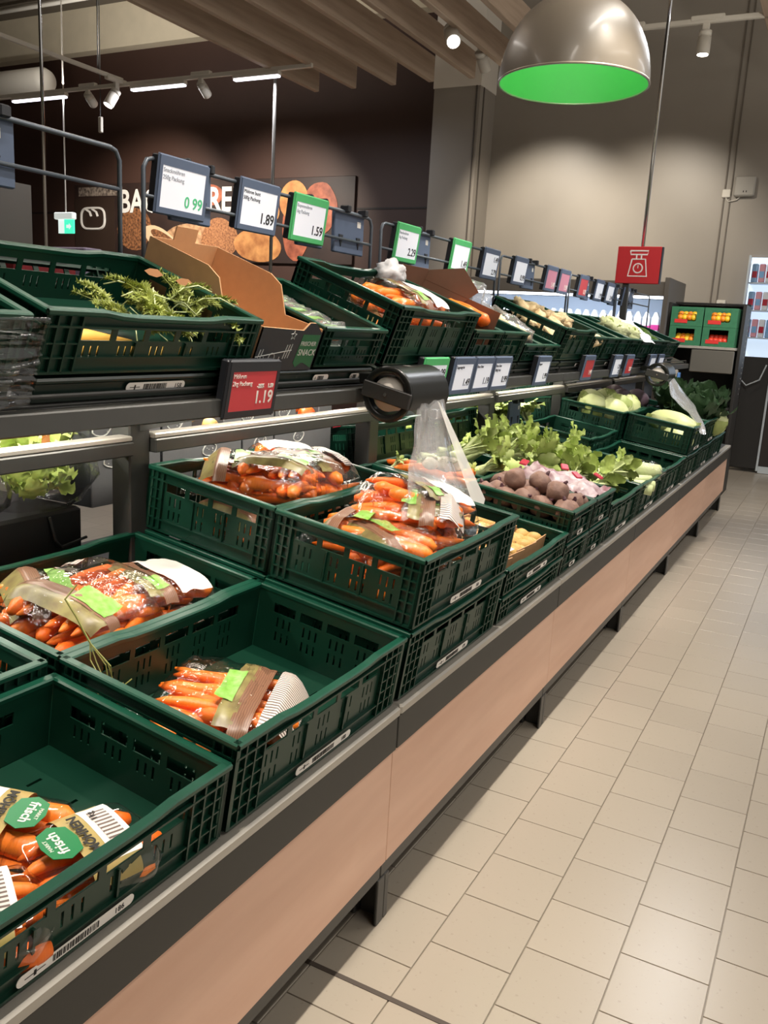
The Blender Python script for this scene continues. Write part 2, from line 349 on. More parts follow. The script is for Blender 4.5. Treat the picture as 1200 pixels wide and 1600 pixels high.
spotlight((-7.72, YB-.1, 4.08), (-8.1, 6.0, 2.4), 'white spotlight where the two light tracks meet', 0, sc=1.7)
spotlight((-6.47, YB, 4.10), (-7.0, 9.5, 2.8), 'white spotlight between the middle and right linear lights', 90, sc=1.5)
track('white light track running towards the bakery track at upper left', -7.74, 1.0, -7.70, YB, 4.20)
spotlight((-7.72, 4.75, 4.14), (-8.4, 3.5, 1.8), 'white spotlight at the upper left corner', 0, sc=1.7)
track('white light track beside the scale sign rod at upper right', -1.6, 6.98, .35, 7.02, 4.18)
spotlight((-.76, 7.0, 4.12), (-.76, 6.95, 3.0), 'white spotlight hanging straight down on the right wall track', 90, sc=1.5)
spotlight((-3.02, 6.5, 4.20), (-.9, 3.6, 1.2), 'lit white spotlight between the timber beams', 0, sc=1.9)
spotlight((-1.45, 7.0, 4.12), (-1.5, 9.3, 2.1), 'white spotlight on the right wall track behind the dome lamp', 90, sc=1.5)
spotlight((-3.02, 7.25, 4.22), (-2.75, 9.3, 2.2), 'white spotlight turned to the wall at the timber beam end next to the column', 0, sc=1.6)
tag(put('air_duct', MB().tube([(-14, 8.3, 4.75), (-10.6, 8.3, 4.75), (-10.5, 8.3, 4.75)], [.2, .2, .15], 20).mesh('air_duct', WHITE, True)), 'round white air duct end at the far left', 'duct')
for i, z in enumerate((5.95, 5.8)):
    bar('ceiling_pipe', ['thin pale pipe under the dark ceiling, upper one', 'thin pale pipe under the dark ceiling, lower one'][i], 'pipe', (-14, 8.6-i*.3, z), (-5, 8.6-i*.3, z), .035, WHITE, 'pipes under the ceiling')
bar('suspension_rod', 'thin rod hanging down to the track junction', 'rod', (-7.72, 6.6, 4.2), (-7.72, 6.6, 6.1), .008, BLACKM)
bar('chrome_pole', 'slim chrome pole in front of the bakery wall, behind the price tags', 'pole', (-5.50, 7.15, 0), (-5.50, 7.15, 6.1), .02, mat('pole_grey', '#8e8c88', .35, .5))
bar('hanging_rod', 'chrome rod at the far left edge, above the price rail', 'rod', (-4.55, 3.0, 1.6), (-4.55, 3.0, 6.1), .012, STEEL)
ex = thing('exit_sign', 'small green and white emergency exit sign hanging on a thin rod', 'sign', T(-8.76, 7.0, 2.42))
put('rod', MB().tube([(0, 0, .2), (0, 0, 3.6)], .009).mesh('rod', WHITE), ex)
put('housing', MB().cbox(-.19, -.04, .15, .16, .04, .24, .01).mesh('housing', mat('sign_housing', '#e8efe9', .4, emit=.6)), ex)
eb = put('panel', MB().cbox(-.13, -.015, -.03, .15, .015, .15, .004).mesh('panel', mat('exit_green', '#3fc9a0', .4, emit=1.6)), ex)
put('arrow', MB().box(-.13, -.0165, -.03, -.02, -.0145, .15).prism([(.02, .04), (.07, .04), (.07, .02), (.11, .06), (.07, .1), (.07, .08), (.02, .08)], .002, T(0, -.015, 0) @ FY).mesh('arrow', mat('exit_white', '#eaf7f2', .4, emit=.9)), eb)
pu = thing('hanging_sensor', 'small white pull switch hanging on a cord before the brown wall', 'switch', T(-8.1, 7.0, 3.72))
put('cord', MB().tube([(0, 0, .1), (0, 0, 2.3)], .006, 6).mesh('cord', BLACKM), pu); put('body', MB().cbox(-.03, -.02, -.09, .03, .02, .1, .008).mesh('body', WHITE), pu)

# bakery sign
bw = thing('bakery_sign', 'long BACKWAREN bakery board with bread photographs on the brown wall', 'sign', T(-11.25, 9.5, 2.24))
put('board', MB().cbox(0, -.05, 0, 5.53, -.0, 1.22, .006).mesh('board', mat('bakery_print', '#2b1f1c', .5, var=.6, scale=3, col2='#3d2a22')), bw)
put('label_print', MB().box(0, -.0525, .0, .92, -.0505, 1.0).mesh('p', mat('bakery_dark', '#35271f', .5)), bw)
put('label_print', MB().box(.1, -.0525, 1.03, 1.1, -.0505, 1.17).mesh('p', mat('chalk_pattern', '#3a2d28', .5, var=1., scale=22, col2='#a89a8c')), bw)
text(bw, 'BACKWAREN', .50, T(1.04, -.064, .765) @ FY @ SC(.86, 1, 1), PWHITE, 'lettering', bold=.012)
def ring(mb, pts, r, z=0, closed=True, n=5, M=None):
    P = [(x, y, z) for x, y in pts]; P = P + P[:1] if closed else P
    return mb.tube(P, r, n, M)
ol = [(math.copysign(abs(math.cos(a))**.45, math.cos(a))*.27, math.copysign(abs(math.sin(a))**.7, math.sin(a))*.17) for a in [2*math.pi*k/28 for k in range(28)]]
ic = ring(MB(), ol, .022); 
for x in (-.07, .08): ring(ic, [(x-.1, .15), (x+.0, .1), (x+.03, .03)], .022, closed=False)
put('bread_icon', ic.mesh('bread_icon', PWHITE), bw, T(.43, -.055, .67) @ FY)
def blob(cx, cz, rx, rz, m, name='bread_photo', seed=0, rot=0):
    pts = []
    for k in range(26):
        a = 2*math.pi*k/26; q = 1+.08*nz3((math.cos(a)*1.5, math.sin(a)*1.5, seed*3.1)); x, z = rx*q*math.cos(a), rz*q*math.sin(a)
        pts.append((x*math.cos(rot)-z*math.sin(rot), x*math.sin(rot)+z*math.cos(rot)))
    put(name, MB().prism(pts, .003).mesh(name, m), bw, T(cx, -.051-.0006*seed, cz) @ FY)
BR = [mat('photo_grain', '#a87048', .5, var=1., scale=26, col2='#3a241a'), mat('photo_flour', '#cfa57c', .5, var=.9, scale=12, col2='#7a5238'), mat('photo_seed_bread', '#b07a50', .5, var=1., scale=36, col2='#6b4028'),
      mat('photo_bread', '#d69a5e', .5, var=.9, scale=5, col2='#8a4c28'), mat('photo_scoop', '#e0c09a', .5), mat('photo_bun', '#b5674a', .5, var=.9, scale=7, col2='#6a3324')]
for i, a in enumerate([(1.35, .5, .38, .33, 0), (2.55, .3, .62, .28, 1), (1.95, .32, .42, .17, 4), (2.0, .34, .3, .09, 0), (3.12, .33, .36, .34, 2), (3.85, .26, .45, .24, 3), (4.55, .55, .25, .5, 5), (4.95, .78, .3, .36, 5), (4.5, .9, .25, .28, 3), (2.9, 1.0, .3, .16, 5), (2.3, .95, .25, .15, 5), (4.0, .75, .25, .2, 3)]):
    blob(*a[:4], BR[a[4]], seed=i+1, rot=[0, 0, -.45, -.45, 0, -.1, 0, 0, 0, 0, 0, 0][i])
wb = thing('wall_box', 'light grey access box mounted high on the right wall', 'box', T(-.53, 9.3, 3.17))
put('body', MB().cbox(-.11, -.07, -.11, .11, 0, .11, .015).mesh('body', mat('box_grey', '#a9a59d', .5)), wb)
put('vent', MB().box(-.01, -.072, -.07, .0, -.0695, -.05).box(.02, -.072, -.07, .03, -.0695, -.05).mesh('vent', INK), wb)
wk = thing('wall_socket', 'small white socket beside the grey wall box', 'socket', T(-.72, 9.3, 3.10))
put('body', MB().cbox(-.045, -.03, -.045, .045, 0, .045, .006).mesh('body', WHITE), wk)
put('cable', MB().tube([(.0, -.02, -.045), (.03, -.02, -.09), (.12, -.02, -.07), (.15, -.02, -.04)], .006, 6).mesh('cable', WHITE), wk)

# ------------------------------------------------------------------ dome lamp
dl = thing('dome_lamp', 'large grey dome pendant lamp with bright green inside', 'lamp', T(-.475, 2.37, 2.50))
prof = [(.328*math.sin(a), .36*(1-0)*math.cos(a)) for a in [R(92-k*5.6) for k in range(16)]]
prof = [(.33*math.cos(R(t))**.9 if t < 89 else .04, .37*math.sin(R(t))) for t in range(0, 86, 5)] + [(.045, .375)]
put('shade', MB().lathe(prof, 48).mesh('shade', mat('lamp_grey_paint', '#635b50', .42, 0., coat=.12), True), dl)
put('inner_shade', MB().lathe([(max(r-.006, .02), z-.003 if z > .01 else z) for r, z in prof], 48).mesh('inner_shade', mat('lamp_green_inside', '#3cb24a', .6), True), dl)
put('rim', MB().lathe([(.331, .0), (.333, .004), (.331, .008), (.325, .008), (.323, .003), (.325, 0), (.331, 0)], 48).mesh('rim', mat('lamp_rim', '#9a9083', .3, .4), True), dl)
put('cap', MB().lathe([(.05, .37), (.05, .44), (.03, .46), (0, .46)], 20).mesh('cap', BLACKM, True), dl)
put('cord', MB().tube([(0, 0, .45), (0, 0, 3.58)], .008).mesh('cord', BLACKM), dl)
put('bulb', MB().lathe([(0, .16), (.04, .17), (.06, .21), (.04, .26), (.03, .33), (0, .33)], 16).mesh('bulb', mat('bulb_glow', '#fff6e6', .4, emit=2.), True), dl)
lamp('dome_lamp_light', 'POINT', (-.475, 2.37, 2.62), 3.2, (1, .96, .9), shadow_soft_size=.06)

# ------------------------------------------------------------------ counters and gondola
TL, TU = 8., 20.                       # tilt of lower deck and upper shelf in degrees
LBL = {-1: 'nearest counter section, below the carrot trays and the empty-ended crate', 0: 'second counter section, below the stacked crates of bagged carrots', 1: 'third counter section, below the beetroot crates',
       2: 'fourth counter section, below the crates of leeks', 3: 'fifth counter section, below the white cabbages', 4: 'far end counter section, below the savoy cabbages'}
SX = -.81                               # spine
MIR = T(2*SX, 0, 0) @ RZ(180)
def tilted(x0, z0, L, t, th, y0, y1, mb):
    mb.cbox(-L, y0, -t, 0, y1, 0, .002, T(x0, 0, z0) @ RY(th)); return mb
cm = {}
cm['front_lip'] = MB().cbox(-.04, .0015, .552, .006, 1.2485, .577, .005).mesh('front_lip', ALU)
cm['upper_panel'] = MB().cbox(-.03, .0025, .468, 0, 1.2475, .5515, .002).mesh('upper_panel', PANELD)
cm['wood_panel'] = MB().cbox(-.03, .001, .176, -.010, 1.249, .4675, .0012).mesh('wood_panel', WOOD)
cm['base_beam'] = MB().cbox(-.065, .002, .126, -.022, 1.248, .1755, .002).mesh('base_beam', BLACKM)
cm['deck'] = tilted(-.012, .574, .79, .012, TL, .004, 1.246, MB()).mesh('deck', BLACKM)
cm['rear_deck'] = tilted(-.012, .574, .79, .012, TL, -1.246, -.004, MB()).mesh('rear_deck', BLACKM)
cm['leg'] = MB().cbox(-.085, .022, 0, -.020, .045, .1255, .003).cbox(-.028, -.012, .0, -.020, .0218, .1255, .002).mesh('leg', BLACKM)
cm['foot'] = MB().cbox(-.8, .0, 0, -.086, .032, .035, .003).mesh('foot', BLACKM)
cm['post'] = MB().cbox(SX-.032, -.037, 0, SX+.032, .037, 1.42, .004).mesh('post', BLACKM)
cm['cross_rail'] = MB().cbox(SX-.0, .038, 1.098, SX+.045, 1.212, 1.112, .003).mesh('cross_rail', ALU)
cm['cross_rail_lower'] = MB().cbox(SX-.0, .038, 1.062, SX+.05, 1.212, 1.0975, .003).mesh('cross_rail_lower', BLACKM)
cm['shelf_beam'] = MB().cbox(-.475, .002, 1.198, -.425, 1.248, 1.238, .003).mesh('shelf_beam', BLACKM)
cm['shelf'] = tilted(-.462, 1.246, .36, .008, TU, .004, 1.246, MB()).mesh('shelf', BLACKM)
cm['rear_shelf'] = tilted(-.462, 1.246, .36, .008, TU, -1.246, -.004, MB()).mesh('rear_shelf', BLACKM)
cm['rear_beam'] = MB().cbox(-.475, -1.248, 1.198, -.425, -.002, 1.238, .003).mesh('rear_beam', BLACKM)
cm['bracket'] = MB().prism([(-.78, 1.12), (-.78, 1.36), (-.46, 1.238), (-.46, 1.20)], .008, Matrix(((1, 0, 0, 0), (0, 0, 1, 0), (0, 1, 0, 0), (0, 0, 0, 1)))).mesh('bracket', BLACKM)
cm['front_guard'] = MB().tube([(-.452, .01, 1.24), (-.452, .01, 1.262), (-.452, 1.24, 1.262), (-.452, 1.24, 1.24)], .004, 6).mesh('front_guard', BLACKM)
for i in range(-1, 5):
    t = thing('display_counter', 'wood-fronted ' + LBL[i], 'counter', T(0, 1.25*i, 0), group='vegetable counter sections')
    for k, m in cm.items():
        if k in ('rear_deck', 'rear_shelf', 'rear_beam'): put(k, m, t, MIR)
        else: put(k, m, t)
    led = put('shelf_light', MB().cbox(SX+.06, .05, 1.236, SX+.10, 1.2, 1.25, .003).mesh('shelf_light', mat('shelf_led', '#fff4e0', .4, emit=3.)), t)
    if i < 3: lamp('shelf_strip_light', 'AREA', (SX+.08, 1.25*i+.62, 1.230), 4.5, (1, .93, .8), shape='RECTANGLE', size=.04, size_y=1.1)
    put('rear_shelf_light', MB().cbox(SX-.24, .05, 1.222, SX-.20, 1.2, 1.236, .003).mesh('rear_shelf_light', mat('shelf_led', '#fff4e0')), t)
    if i < 3: lamp('shelf_strip_light', 'AREA', (SX-.22, 1.25*i+.62, 1.216), 7, (1, .95, .85), shape='RECTANGLE', size=.04, size_y=1.1)
    if i == 4:
        for k in ('leg', 'foot', 'post', 'bracket'): put(k, cm[k], t, T(0, 1.215, 0))
        put('end_panel', MB().cbox(-.8, 1.2495, .13, -.03, 1.262, .56, .002).mesh('end_panel', WOOD), t)

# ------------------------------------------------------------------ crates
CR = {}
def dip(u, L): 
    c = abs(u/L-.5); return -.007 if c < .2 else (-.007*(1-(c-.2)/.06) if c < .26 else 0)
def wall(L, H, fn, curved=False):
    mb = MB(); holes = []; cz = .085 if L > .45 else .05
    nw = max(1, round((L-2*cz)/.084)); p = (L-2*cz)/nw; wt = H-.036; wh = .024 if H > .12 else .02
    rows = max(1, int((wt-wh-.034)//.036)) if H > .1 else 0
    for k in range(nw):
        a = cz+k*p+.007; b = cz+(k+1)*p-.007
        if H > .075: holes.append((a, b, wt-wh, wt))
        for r_ in range(rows):
            zt = wt-wh-.010-r_*.036
            for q in range(3):
                c = a+.010+q*.017; holes.append((c, c+.0048, zt-.025, zt))
    mb.plate(L, .008, H-.010, holes, -.011, -.008, fn)
    def bx(u0, u1, w0, w1, z0, z1):
        vs = [fn(u, w, z) for z in (z0, z1) for w in (w0, w1) for u in (u0, u1)]
        mb.add(vs, [(0, 2, 3, 1), (4, 5, 7, 6), (0, 1, 5, 4), (2, 6, 7, 3), (0, 4, 6, 2), (1, 3, 7, 5)])
    bx(.004, L-.004, -.009, .0005, H-.034, H-.030)
    bx(.004, L-.004, -.009, .0, .004, .009); bx(.004, L-.004, -.009, -.001, .033, .036)
    for u in (0, .027, .054, cz-.004): 
        if u > cz: continue
        for uu in (u, L-u-.004): bx(uu, uu+.004, -.009, 0, .006, H-.012)
    for u in (cz+(L-2*cz)/3, cz+(L-2*cz)*2/3): bx(u-.002, u+.002, -.009, -.003, .034, wt-wh-.002)
    z = .06
    while z < H-.045:
        bx(0, cz, -.009, -.001, z, z+.003); bx(L-cz, L, -.009, -.001, z, z+.003); z += .026
    return mb
def crate_meshes(Wd, D, H):
    k = (Wd, D, H)
    if k in CR: return CR[k]
    d = {}
    d['front_wall'] = wall(Wd, H, lambda u, w, z: (w, u, z)).mesh('front_wall', GREEN)
    d['back_wall'] = wall(Wd, H, lambda u, w, z: (-D-w, u, z)).mesh('back_wall', GREEN)
    d['side_wall'] = wall(D, H, lambda u, w, z: (-u, -w, z)).mesh('side_wall', GREEN)
    d['side_wall_far'] = wall(D, H, lambda u, w, z: (-u, Wd+w, z)).mesh('side_wall', GREEN)
    holes = []
    for a in range(int(Wd/.085)):
        for b in range(4): holes.append((.05+a*.085, .05+a*.085+.03, .06+b*.085, .06+b*.085+.006))
    holes = [h for h in holes if h[1] < Wd-.03 and h[3] < D-.03]
    d['base'] = MB().plate(Wd-.016, .012, D-.012, holes, .003, .008, lambda u, w, z: (-z, u+.008, w)).mesh('base', GREEN)
    rm = MB(); seg = 14
    def strip(L, fn, dp):
        pts = [L*i/seg for i in range(seg+1)]; sec = [(-.013, -.011), (.003, -.011), (.0045, -.008), (.0045, -.002), (.002, 0), (-.011, 0), (-.014, -.003)]
        vs = [fn(u, w, H+z+(dip(u, L) if dp else 0)) for u in pts for w, z in sec]; n_ = len(sec)
        rm.add(vs, [(i*n_+j, i*n_+(j+1) % n_, (i+1)*n_+(j+1) % n_, (i+1)*n_+j) for i in range(seg) for j in range(n_)])
    strip(Wd, lambda u, w, z: (w, u, z), Wd > .5); strip(Wd, lambda u, w, z: (-D-w, u, z), Wd > .5); strip(D, lambda u, w, z: (-u, -w, z), 0); strip(D, lambda u, w, z: (-u, Wd+w, z), 0)
    for x in (0, -D):
        for y in (0, Wd): rm.cbox(x-.013 if x == 0 else x, y if y == 0 else y-.013, .004, x if x == 0 else x+.013, .013 if y == 0 else y, H-.001, .003)
    d['rim'] = rm.mesh('rim', mat('crate_rim_highlight', '#0e4534', .34, var=.35, scale=14, col2='#083325', spec=.5))  # crate green lightened on the rim to imitate its highlights
    CR[k] = d; return d
STK = {}
def sticker(parent, y, z, L=.17, num=None, h=.017, x=.0018):
    if ('s', L, h) not in STK:
        pts = [(math.copysign(L/2-h/2, math.cos(a))+h/2*math.cos(a), h/2*math.sin(a)) for a in [2*math.pi*(k+.5)/16 for k in range(16)]]
        STK['s', L, h] = MB().prism(pts, .0008, FX).mesh('label_sticker', PWHITE)
        b = MB(); r_ = random.Random(3); u = -L*.22
        while u < L*.17:
            w = r_.choice((.0009, .0018, .0027)); b.box(0, u, -h*.3, .0003, u+w, h*.32); u += w+r_.choice((.001, .0018))
        b.box(0, -L*.44, -.0006, .0003, -L*.28, .0006); b.box(0, -L*.37, -h*.25, .0003, -L*.35, h*.25)
        STK['b', L, h] = b.mesh('barcode', INK)
    s_ = put('label_sticker', STK['s', L, h], parent, T(x, y, z))
    put('barcode', STK['b', L, h], s_, T(.001, 0, 0))
    if num: text(s_, num, h*.75, T(.001, L*.31, -h*.27) @ FX, INK, 'number_print')
def crate(Wd, D, H, M, label, group, st=None, cat='crate'):
    t = thing('vegetable_crate', label, cat, M, group=group); d = crate_meshes(Wd, D, H)
    for k, m in d.items(): put('side_wall' if k == 'side_wall_far' else k, m, t)
    if st is not None: sticker(t, Wd*.5, .022, .2 if Wd > .5 else .07, st)
    return t
def lowM(y, lift=0., row=0, dx=0): return T(-.012, y, .5775) @ RY(TL) @ T(-.408*row+dx, 0, lift)
def upM(y, lift=.052): return T(-.462, y, 1.2475) @ RY(TU) @ T(0, 0, lift)

H1 = .172
G1, G2, G3 = 'front row crates on the counter', 'second row crates on the counter', 'crates on the upper shelf'
MA = lowM(-1.226); crate(.6, .4, .145, MA, 'dark green crate at the lower left, holding clear trays of carrots', G1, '186')
MB_ = lowM(-.612); crate(.6, .4, H1, MB_, 'nearly empty dark green crate with a single bag of carrots on its floor', G1, '188')
MC0 = lowM(.012); crate(.6, .4, H1, MC0, 'lower dark green crate of the stack in front of the bagged carrots', G1, '179')
MC = lowM(.012, H1+.004); crate(.6, .4, H1, MC, 'upper crate of the front stack, full of carrot bags below the produce bag', G1, '158')
MD0 = lowM(.64); crate(.6, .4, .085, MD0, 'lower flat crate under the potato crate', G1, '162')
MD = lowM(.64, .089); crate(.6, .4, .085, MD, 'flat green crate holding small boxes of potatoes', G1, '165')
ME0 = lowM(1.262); crate(.295, .4, .12, ME0, 'lower narrow crate under the nearer beetroot crate', G1, '')
ME = lowM(1.262, .124); crate(.295, .4, .12, ME, 'narrow crate of loose brown beetroots, the nearer of two', G1, '')
ME1 = lowM(1.568); crate(.295, .4, .12, ME1, 'lower narrow crate under the farther beetroot crate', G1, '')
ME2 = lowM(1.568, .124); crate(.295, .4, .12, ME2, 'narrow crate with crumpled red and white wrapping, beside the beetroots', G1, '')
MF = lowM(1.885); crate(.6, .4, H1, MF, 'green crate of celery heads in the front row beyond the beetroots', G1, '')
MG = lowM(2.50); crate(.6, .4, H1, MG, 'front row crate with spring greens and a cut leek end', G1, '')
MH = lowM(3.11); crate(.6, .4, H1, MH, 'nearly empty front row crate just before the cabbage stack', G1, '')
MI0 = lowM(3.76); crate(.6, .4, H1, MI0, 'lower crate under the white cabbage crate at the far end', G1, '')
MI = lowM(3.76, H1+.004); crate(.6, .4, H1, MI, 'front crate with long pale cabbage and a produce bag hanging into it', G1, '')
MJ0 = lowM(4.38); crate(.6, .4, H1, MJ0, 'lower crate under the savoy cabbage crate', G1, '')
MJ = lowM(4.38, H1+.004); crate(.6, .4, H1, MJ, 'front crate heaped with dark savoy cabbages', G1, '')
MK = lowM(5.0); crate(.6, .4, H1, MK, 'last front row crate at the far counter end', G1, '')
M2A = lowM(-1.24, row=1); crate(.6, .4, H1, M2A, 'second row crate at the left edge, behind the carrot trays', G2)
M2B = lowM(-.61, row=1); crate(.6, .4, H1, M2B, 'second row crate heaped with carrot bags, beside the dark post', G2)
M2C0 = lowM(.02, row=1); crate(.6, .4, H1, M2C0, 'lower second row crate under the raised carrot bags', G2)
M2C = lowM(.02, H1+.004, row=1); crate(.6, .4, H1, M2C, 'raised second row crate full of carrot bags, below the red price tag', G2)
M2D0 = lowM(.645, row=1); crate(.6, .4, .085, M2D0, 'flat crate below the second row crate behind the produce bag', G2)
M2D = lowM(.645, .089, row=1); crate(.6, .4, .12, M2D, 'second row crate behind the hanging produce bag', G2)
M2E0 = lowM(1.265, row=1); crate(.295, .4, .12, M2E0, 'narrow crate below the soup vegetables', G2)
M2E = lowM(1.265, .124, row=1); crate(.295, .4, .085, M2E, 'narrow flat crate of soup vegetables with carrots and celeriac', G2)
M2F = lowM(1.575, row=1); crate(.6, .4, H1, M2F, 'second row crate heaped with pale green celery and pak choi', G2)
M2G = lowM(2.2, row=1); crate(.6, .4, H1, M2G, 'second row crate of light green leaf vegetables before the empty crate', G2)
M2H0 = lowM(3.0, row=1); crate(.6, .4, .12, M2H0, 'crate under the empty second row crate', G2)
M2H = lowM(3.0, .124, row=1); crate(.6, .4, .12, M2H, 'empty green crate in the second row before the white cabbages', G2)
M2I0 = lowM(3.68, row=1); crate(.6, .4, H1, M2I0, 'crate under the round white cabbages', G2)
M2I = lowM(3.68, H1+.004, row=1); crate(.6, .4, H1, M2I, 'second row crate of round white cabbages', G2)
M2J = lowM(4.36, H1, row=1); crate(.6, .4, H1, M2J, 'far second row crate below the second bag dispenser', G2)

# upper shelf: a folded crate below each displayed crate
FOLD = MB().cbox(-.38, .006, 0, -.004, .594, .046, .006).cbox(-.012, .004, .0, 0, .596, .014, .003).cbox(-.012, .004, .036, .002, .596, .048, .004).mesh('folded_crate', mat('crate_black_green', '#14251f', .35, spec=.5))
for i, y in enumerate([-1.235, -.605, .01, .645, 1.27, 1.88, 2.5, 3.12, 3.74, 4.36, 4.98]):
    t = thing('folded_crate', ['flat folded crate on the shelf at the left edge, under the film-wrapped crates', 'flat folded crate with white barcode sticker under the carrot greens crate', 'flat folded crate under the snack carton, above the red price tag', 'flat folded crate under the tall carrot crate',
        'flat folded crate above the three price tags in a row', 'flat folded crate under the two low crates', 'flat folded crate under the root vegetable crate', 'flat folded crate above the first red far price tag', 'flat folded crate above the last price tags', 'flat folded crate near the scale sign', 'flat folded crate at the far shelf end'][i], 'crate', T(-.462, y, 1.2475) @ RY(TU), group='folded crates on the shelf')
    put('body', FOLD, t)
    sticker(t, .31 if i != 2 else .32, .025, .17 if i == 1 else .075, '158' if i == 1 else None, .02, .0012)
    if i in (1, 2): sticker(t, .5, .025, .05, None, .018, .0012) if i == 2 else None
UP = [(-1.235, .6, .115, 'film-wrapped green crate at the left edge of the upper shelf'), (-.605, .6, .125, 'upper shelf crate with loose carrot greens, nearest one'), (.275, .335, .115, 'narrow upper shelf crate of snack packs, beside the printed carton'),
      (.655, .6, .19, 'tall upper shelf crate with a red bag of carrots'), (1.272, .285, .13, 'narrow upper shelf crate with an open brown carton'), (1.566, .295, .13, 'narrow upper shelf crate beside the open brown carton'),
      (1.882, .235, .08, 'low narrow upper shelf crate with a clear bag inside'), (2.122, .245, .08, 'low narrow upper shelf crate before the root vegetables'), (2.375, .53, .165, 'large upper shelf crate with pale knobbly roots'),
      (2.92, .27, .13, 'narrow upper shelf crate with smooth pale roots'), (3.20, .3, .13, 'narrow upper shelf crate, second beyond the pale roots'), (3.51, .3, .13, 'narrow upper shelf crate, third beyond the pale roots'), (3.82, .29, .13, 'narrow upper shelf crate with cauliflower'),
      (4.12, .4, .13, 'upper shelf crate below the scale sign with a white bag'), (4.53, .4, .13, 'upper shelf crate with green courgettes'), (4.94, .6, .13, 'last crate on the upper shelf')]
UM = []
for y, w, h, lb in UP:
    M = upM(y); UM.append(M); crate(w, .395, h, M, lb, G3, None)
# rear side crates (other half of the gondola)
for y, lb in ((-.6, 'crate on the rear upper shelf seen through the carrot greens crate'), (.02, 'crate on the rear upper shelf behind the snack carton'), (.65, 'crate on the rear upper shelf behind the tall carrot crate')):
    crate(.6, .395, .115, MIR @ T(0, -2*y-.6, 0) @ upM(y), lb, 'crates on the rear side')
def rearM(y, lift=0., row=0): return MIR @ T(0, -2*y-.6, 0) @ lowM(y, lift, row)
RC = [(1.25, .176, 1, 'rear side crate seen left of the bag dispenser'), (1.88, .176, 1, 'rear side crate seen behind the hanging produce bag'), (3.0, 0, 1, 'rear side crate of yellow-green lettuce'), (3.75, .176, 1, 'rear side crate behind the far post'), (1.25, 0, 1, 'lower rear side crate by the second post'), (4.4, .176, 1, 'rear side crate seen below the far red price tag'), (2.5, .35, 1, 'rear side crate right behind the white price tags'), (3.75, .35, 1, 'upper rear side crate behind the far posts')]
for y, lf, rw, lb in RC: crate(.6, .4, H1, rearM(y, lf, rw), lb, 'crates on the rear side')

# ------------------------------------------------------------------ carrots, bags and trays
def carrot_mesh(L, r, seed):
    rr = random.Random(seed); pts = []; rs = []
    bend = rr.uniform(-.012, .012)
    for k in range(10):
        t = k/9; pts.append((L*(t-.5), bend*math.sin(math.pi*t), .003*math.sin(t*5+seed)))
        rs.append(r*((min(1, .45+t*7)) * (1-.62*t**1.4) if t < .97 else .12)*(1+.05*rr.uniform(-1, 1)))
    return MB().tube(pts, rs, 9).mesh('carrot', CARROT if seed % 2 else CARROT2, True)
CARR = [carrot_mesh(.165+.012*(k % 3), .0175+.0015*(k % 2), k) for k in range(6)]
def pillow(L, Wd, h, seed, crump=.007, flat=False):
    def P(s, a, off=0.):
        e = math.sin(math.pi*min(max(s, 0), 1))
        if flat: w = Wd/2*min(1, (e*1.9))**.45; hh = h*min(1, e*2.2)**.4
        else: w = Wd/2*(.78+.24*min(1, e*1.8)); hh = (h+.012)*min(1, e*2.1)**.5+.003
        c, q = math.cos(a), math.sin(a)
        x = L*(s-.5); y = (w+off)*math.copysign(abs(c)**.7, c); z = hh/2+(hh/2+off)*math.copysign(abs(q)**.75, q)
        k = crump*e
        nx = nz3((x*26, y*26, seed*7.3)); n2 = nz3((x*60+9, y*60, seed*3.7+4))
        y += k*nx*.8; z += k*(nx+.6*n2)*(1 if q > 0 else .15)
        return (x, y, max(z, .0015+off))
    return P
def patch(P, s0, s1, a0, a1, nu, nv, off): return MB().grid(lambda i, j: P(s0+(s1-s0)*i, R(a0+(a1-a0)*j), off), nu, nv)
BAGM = {}
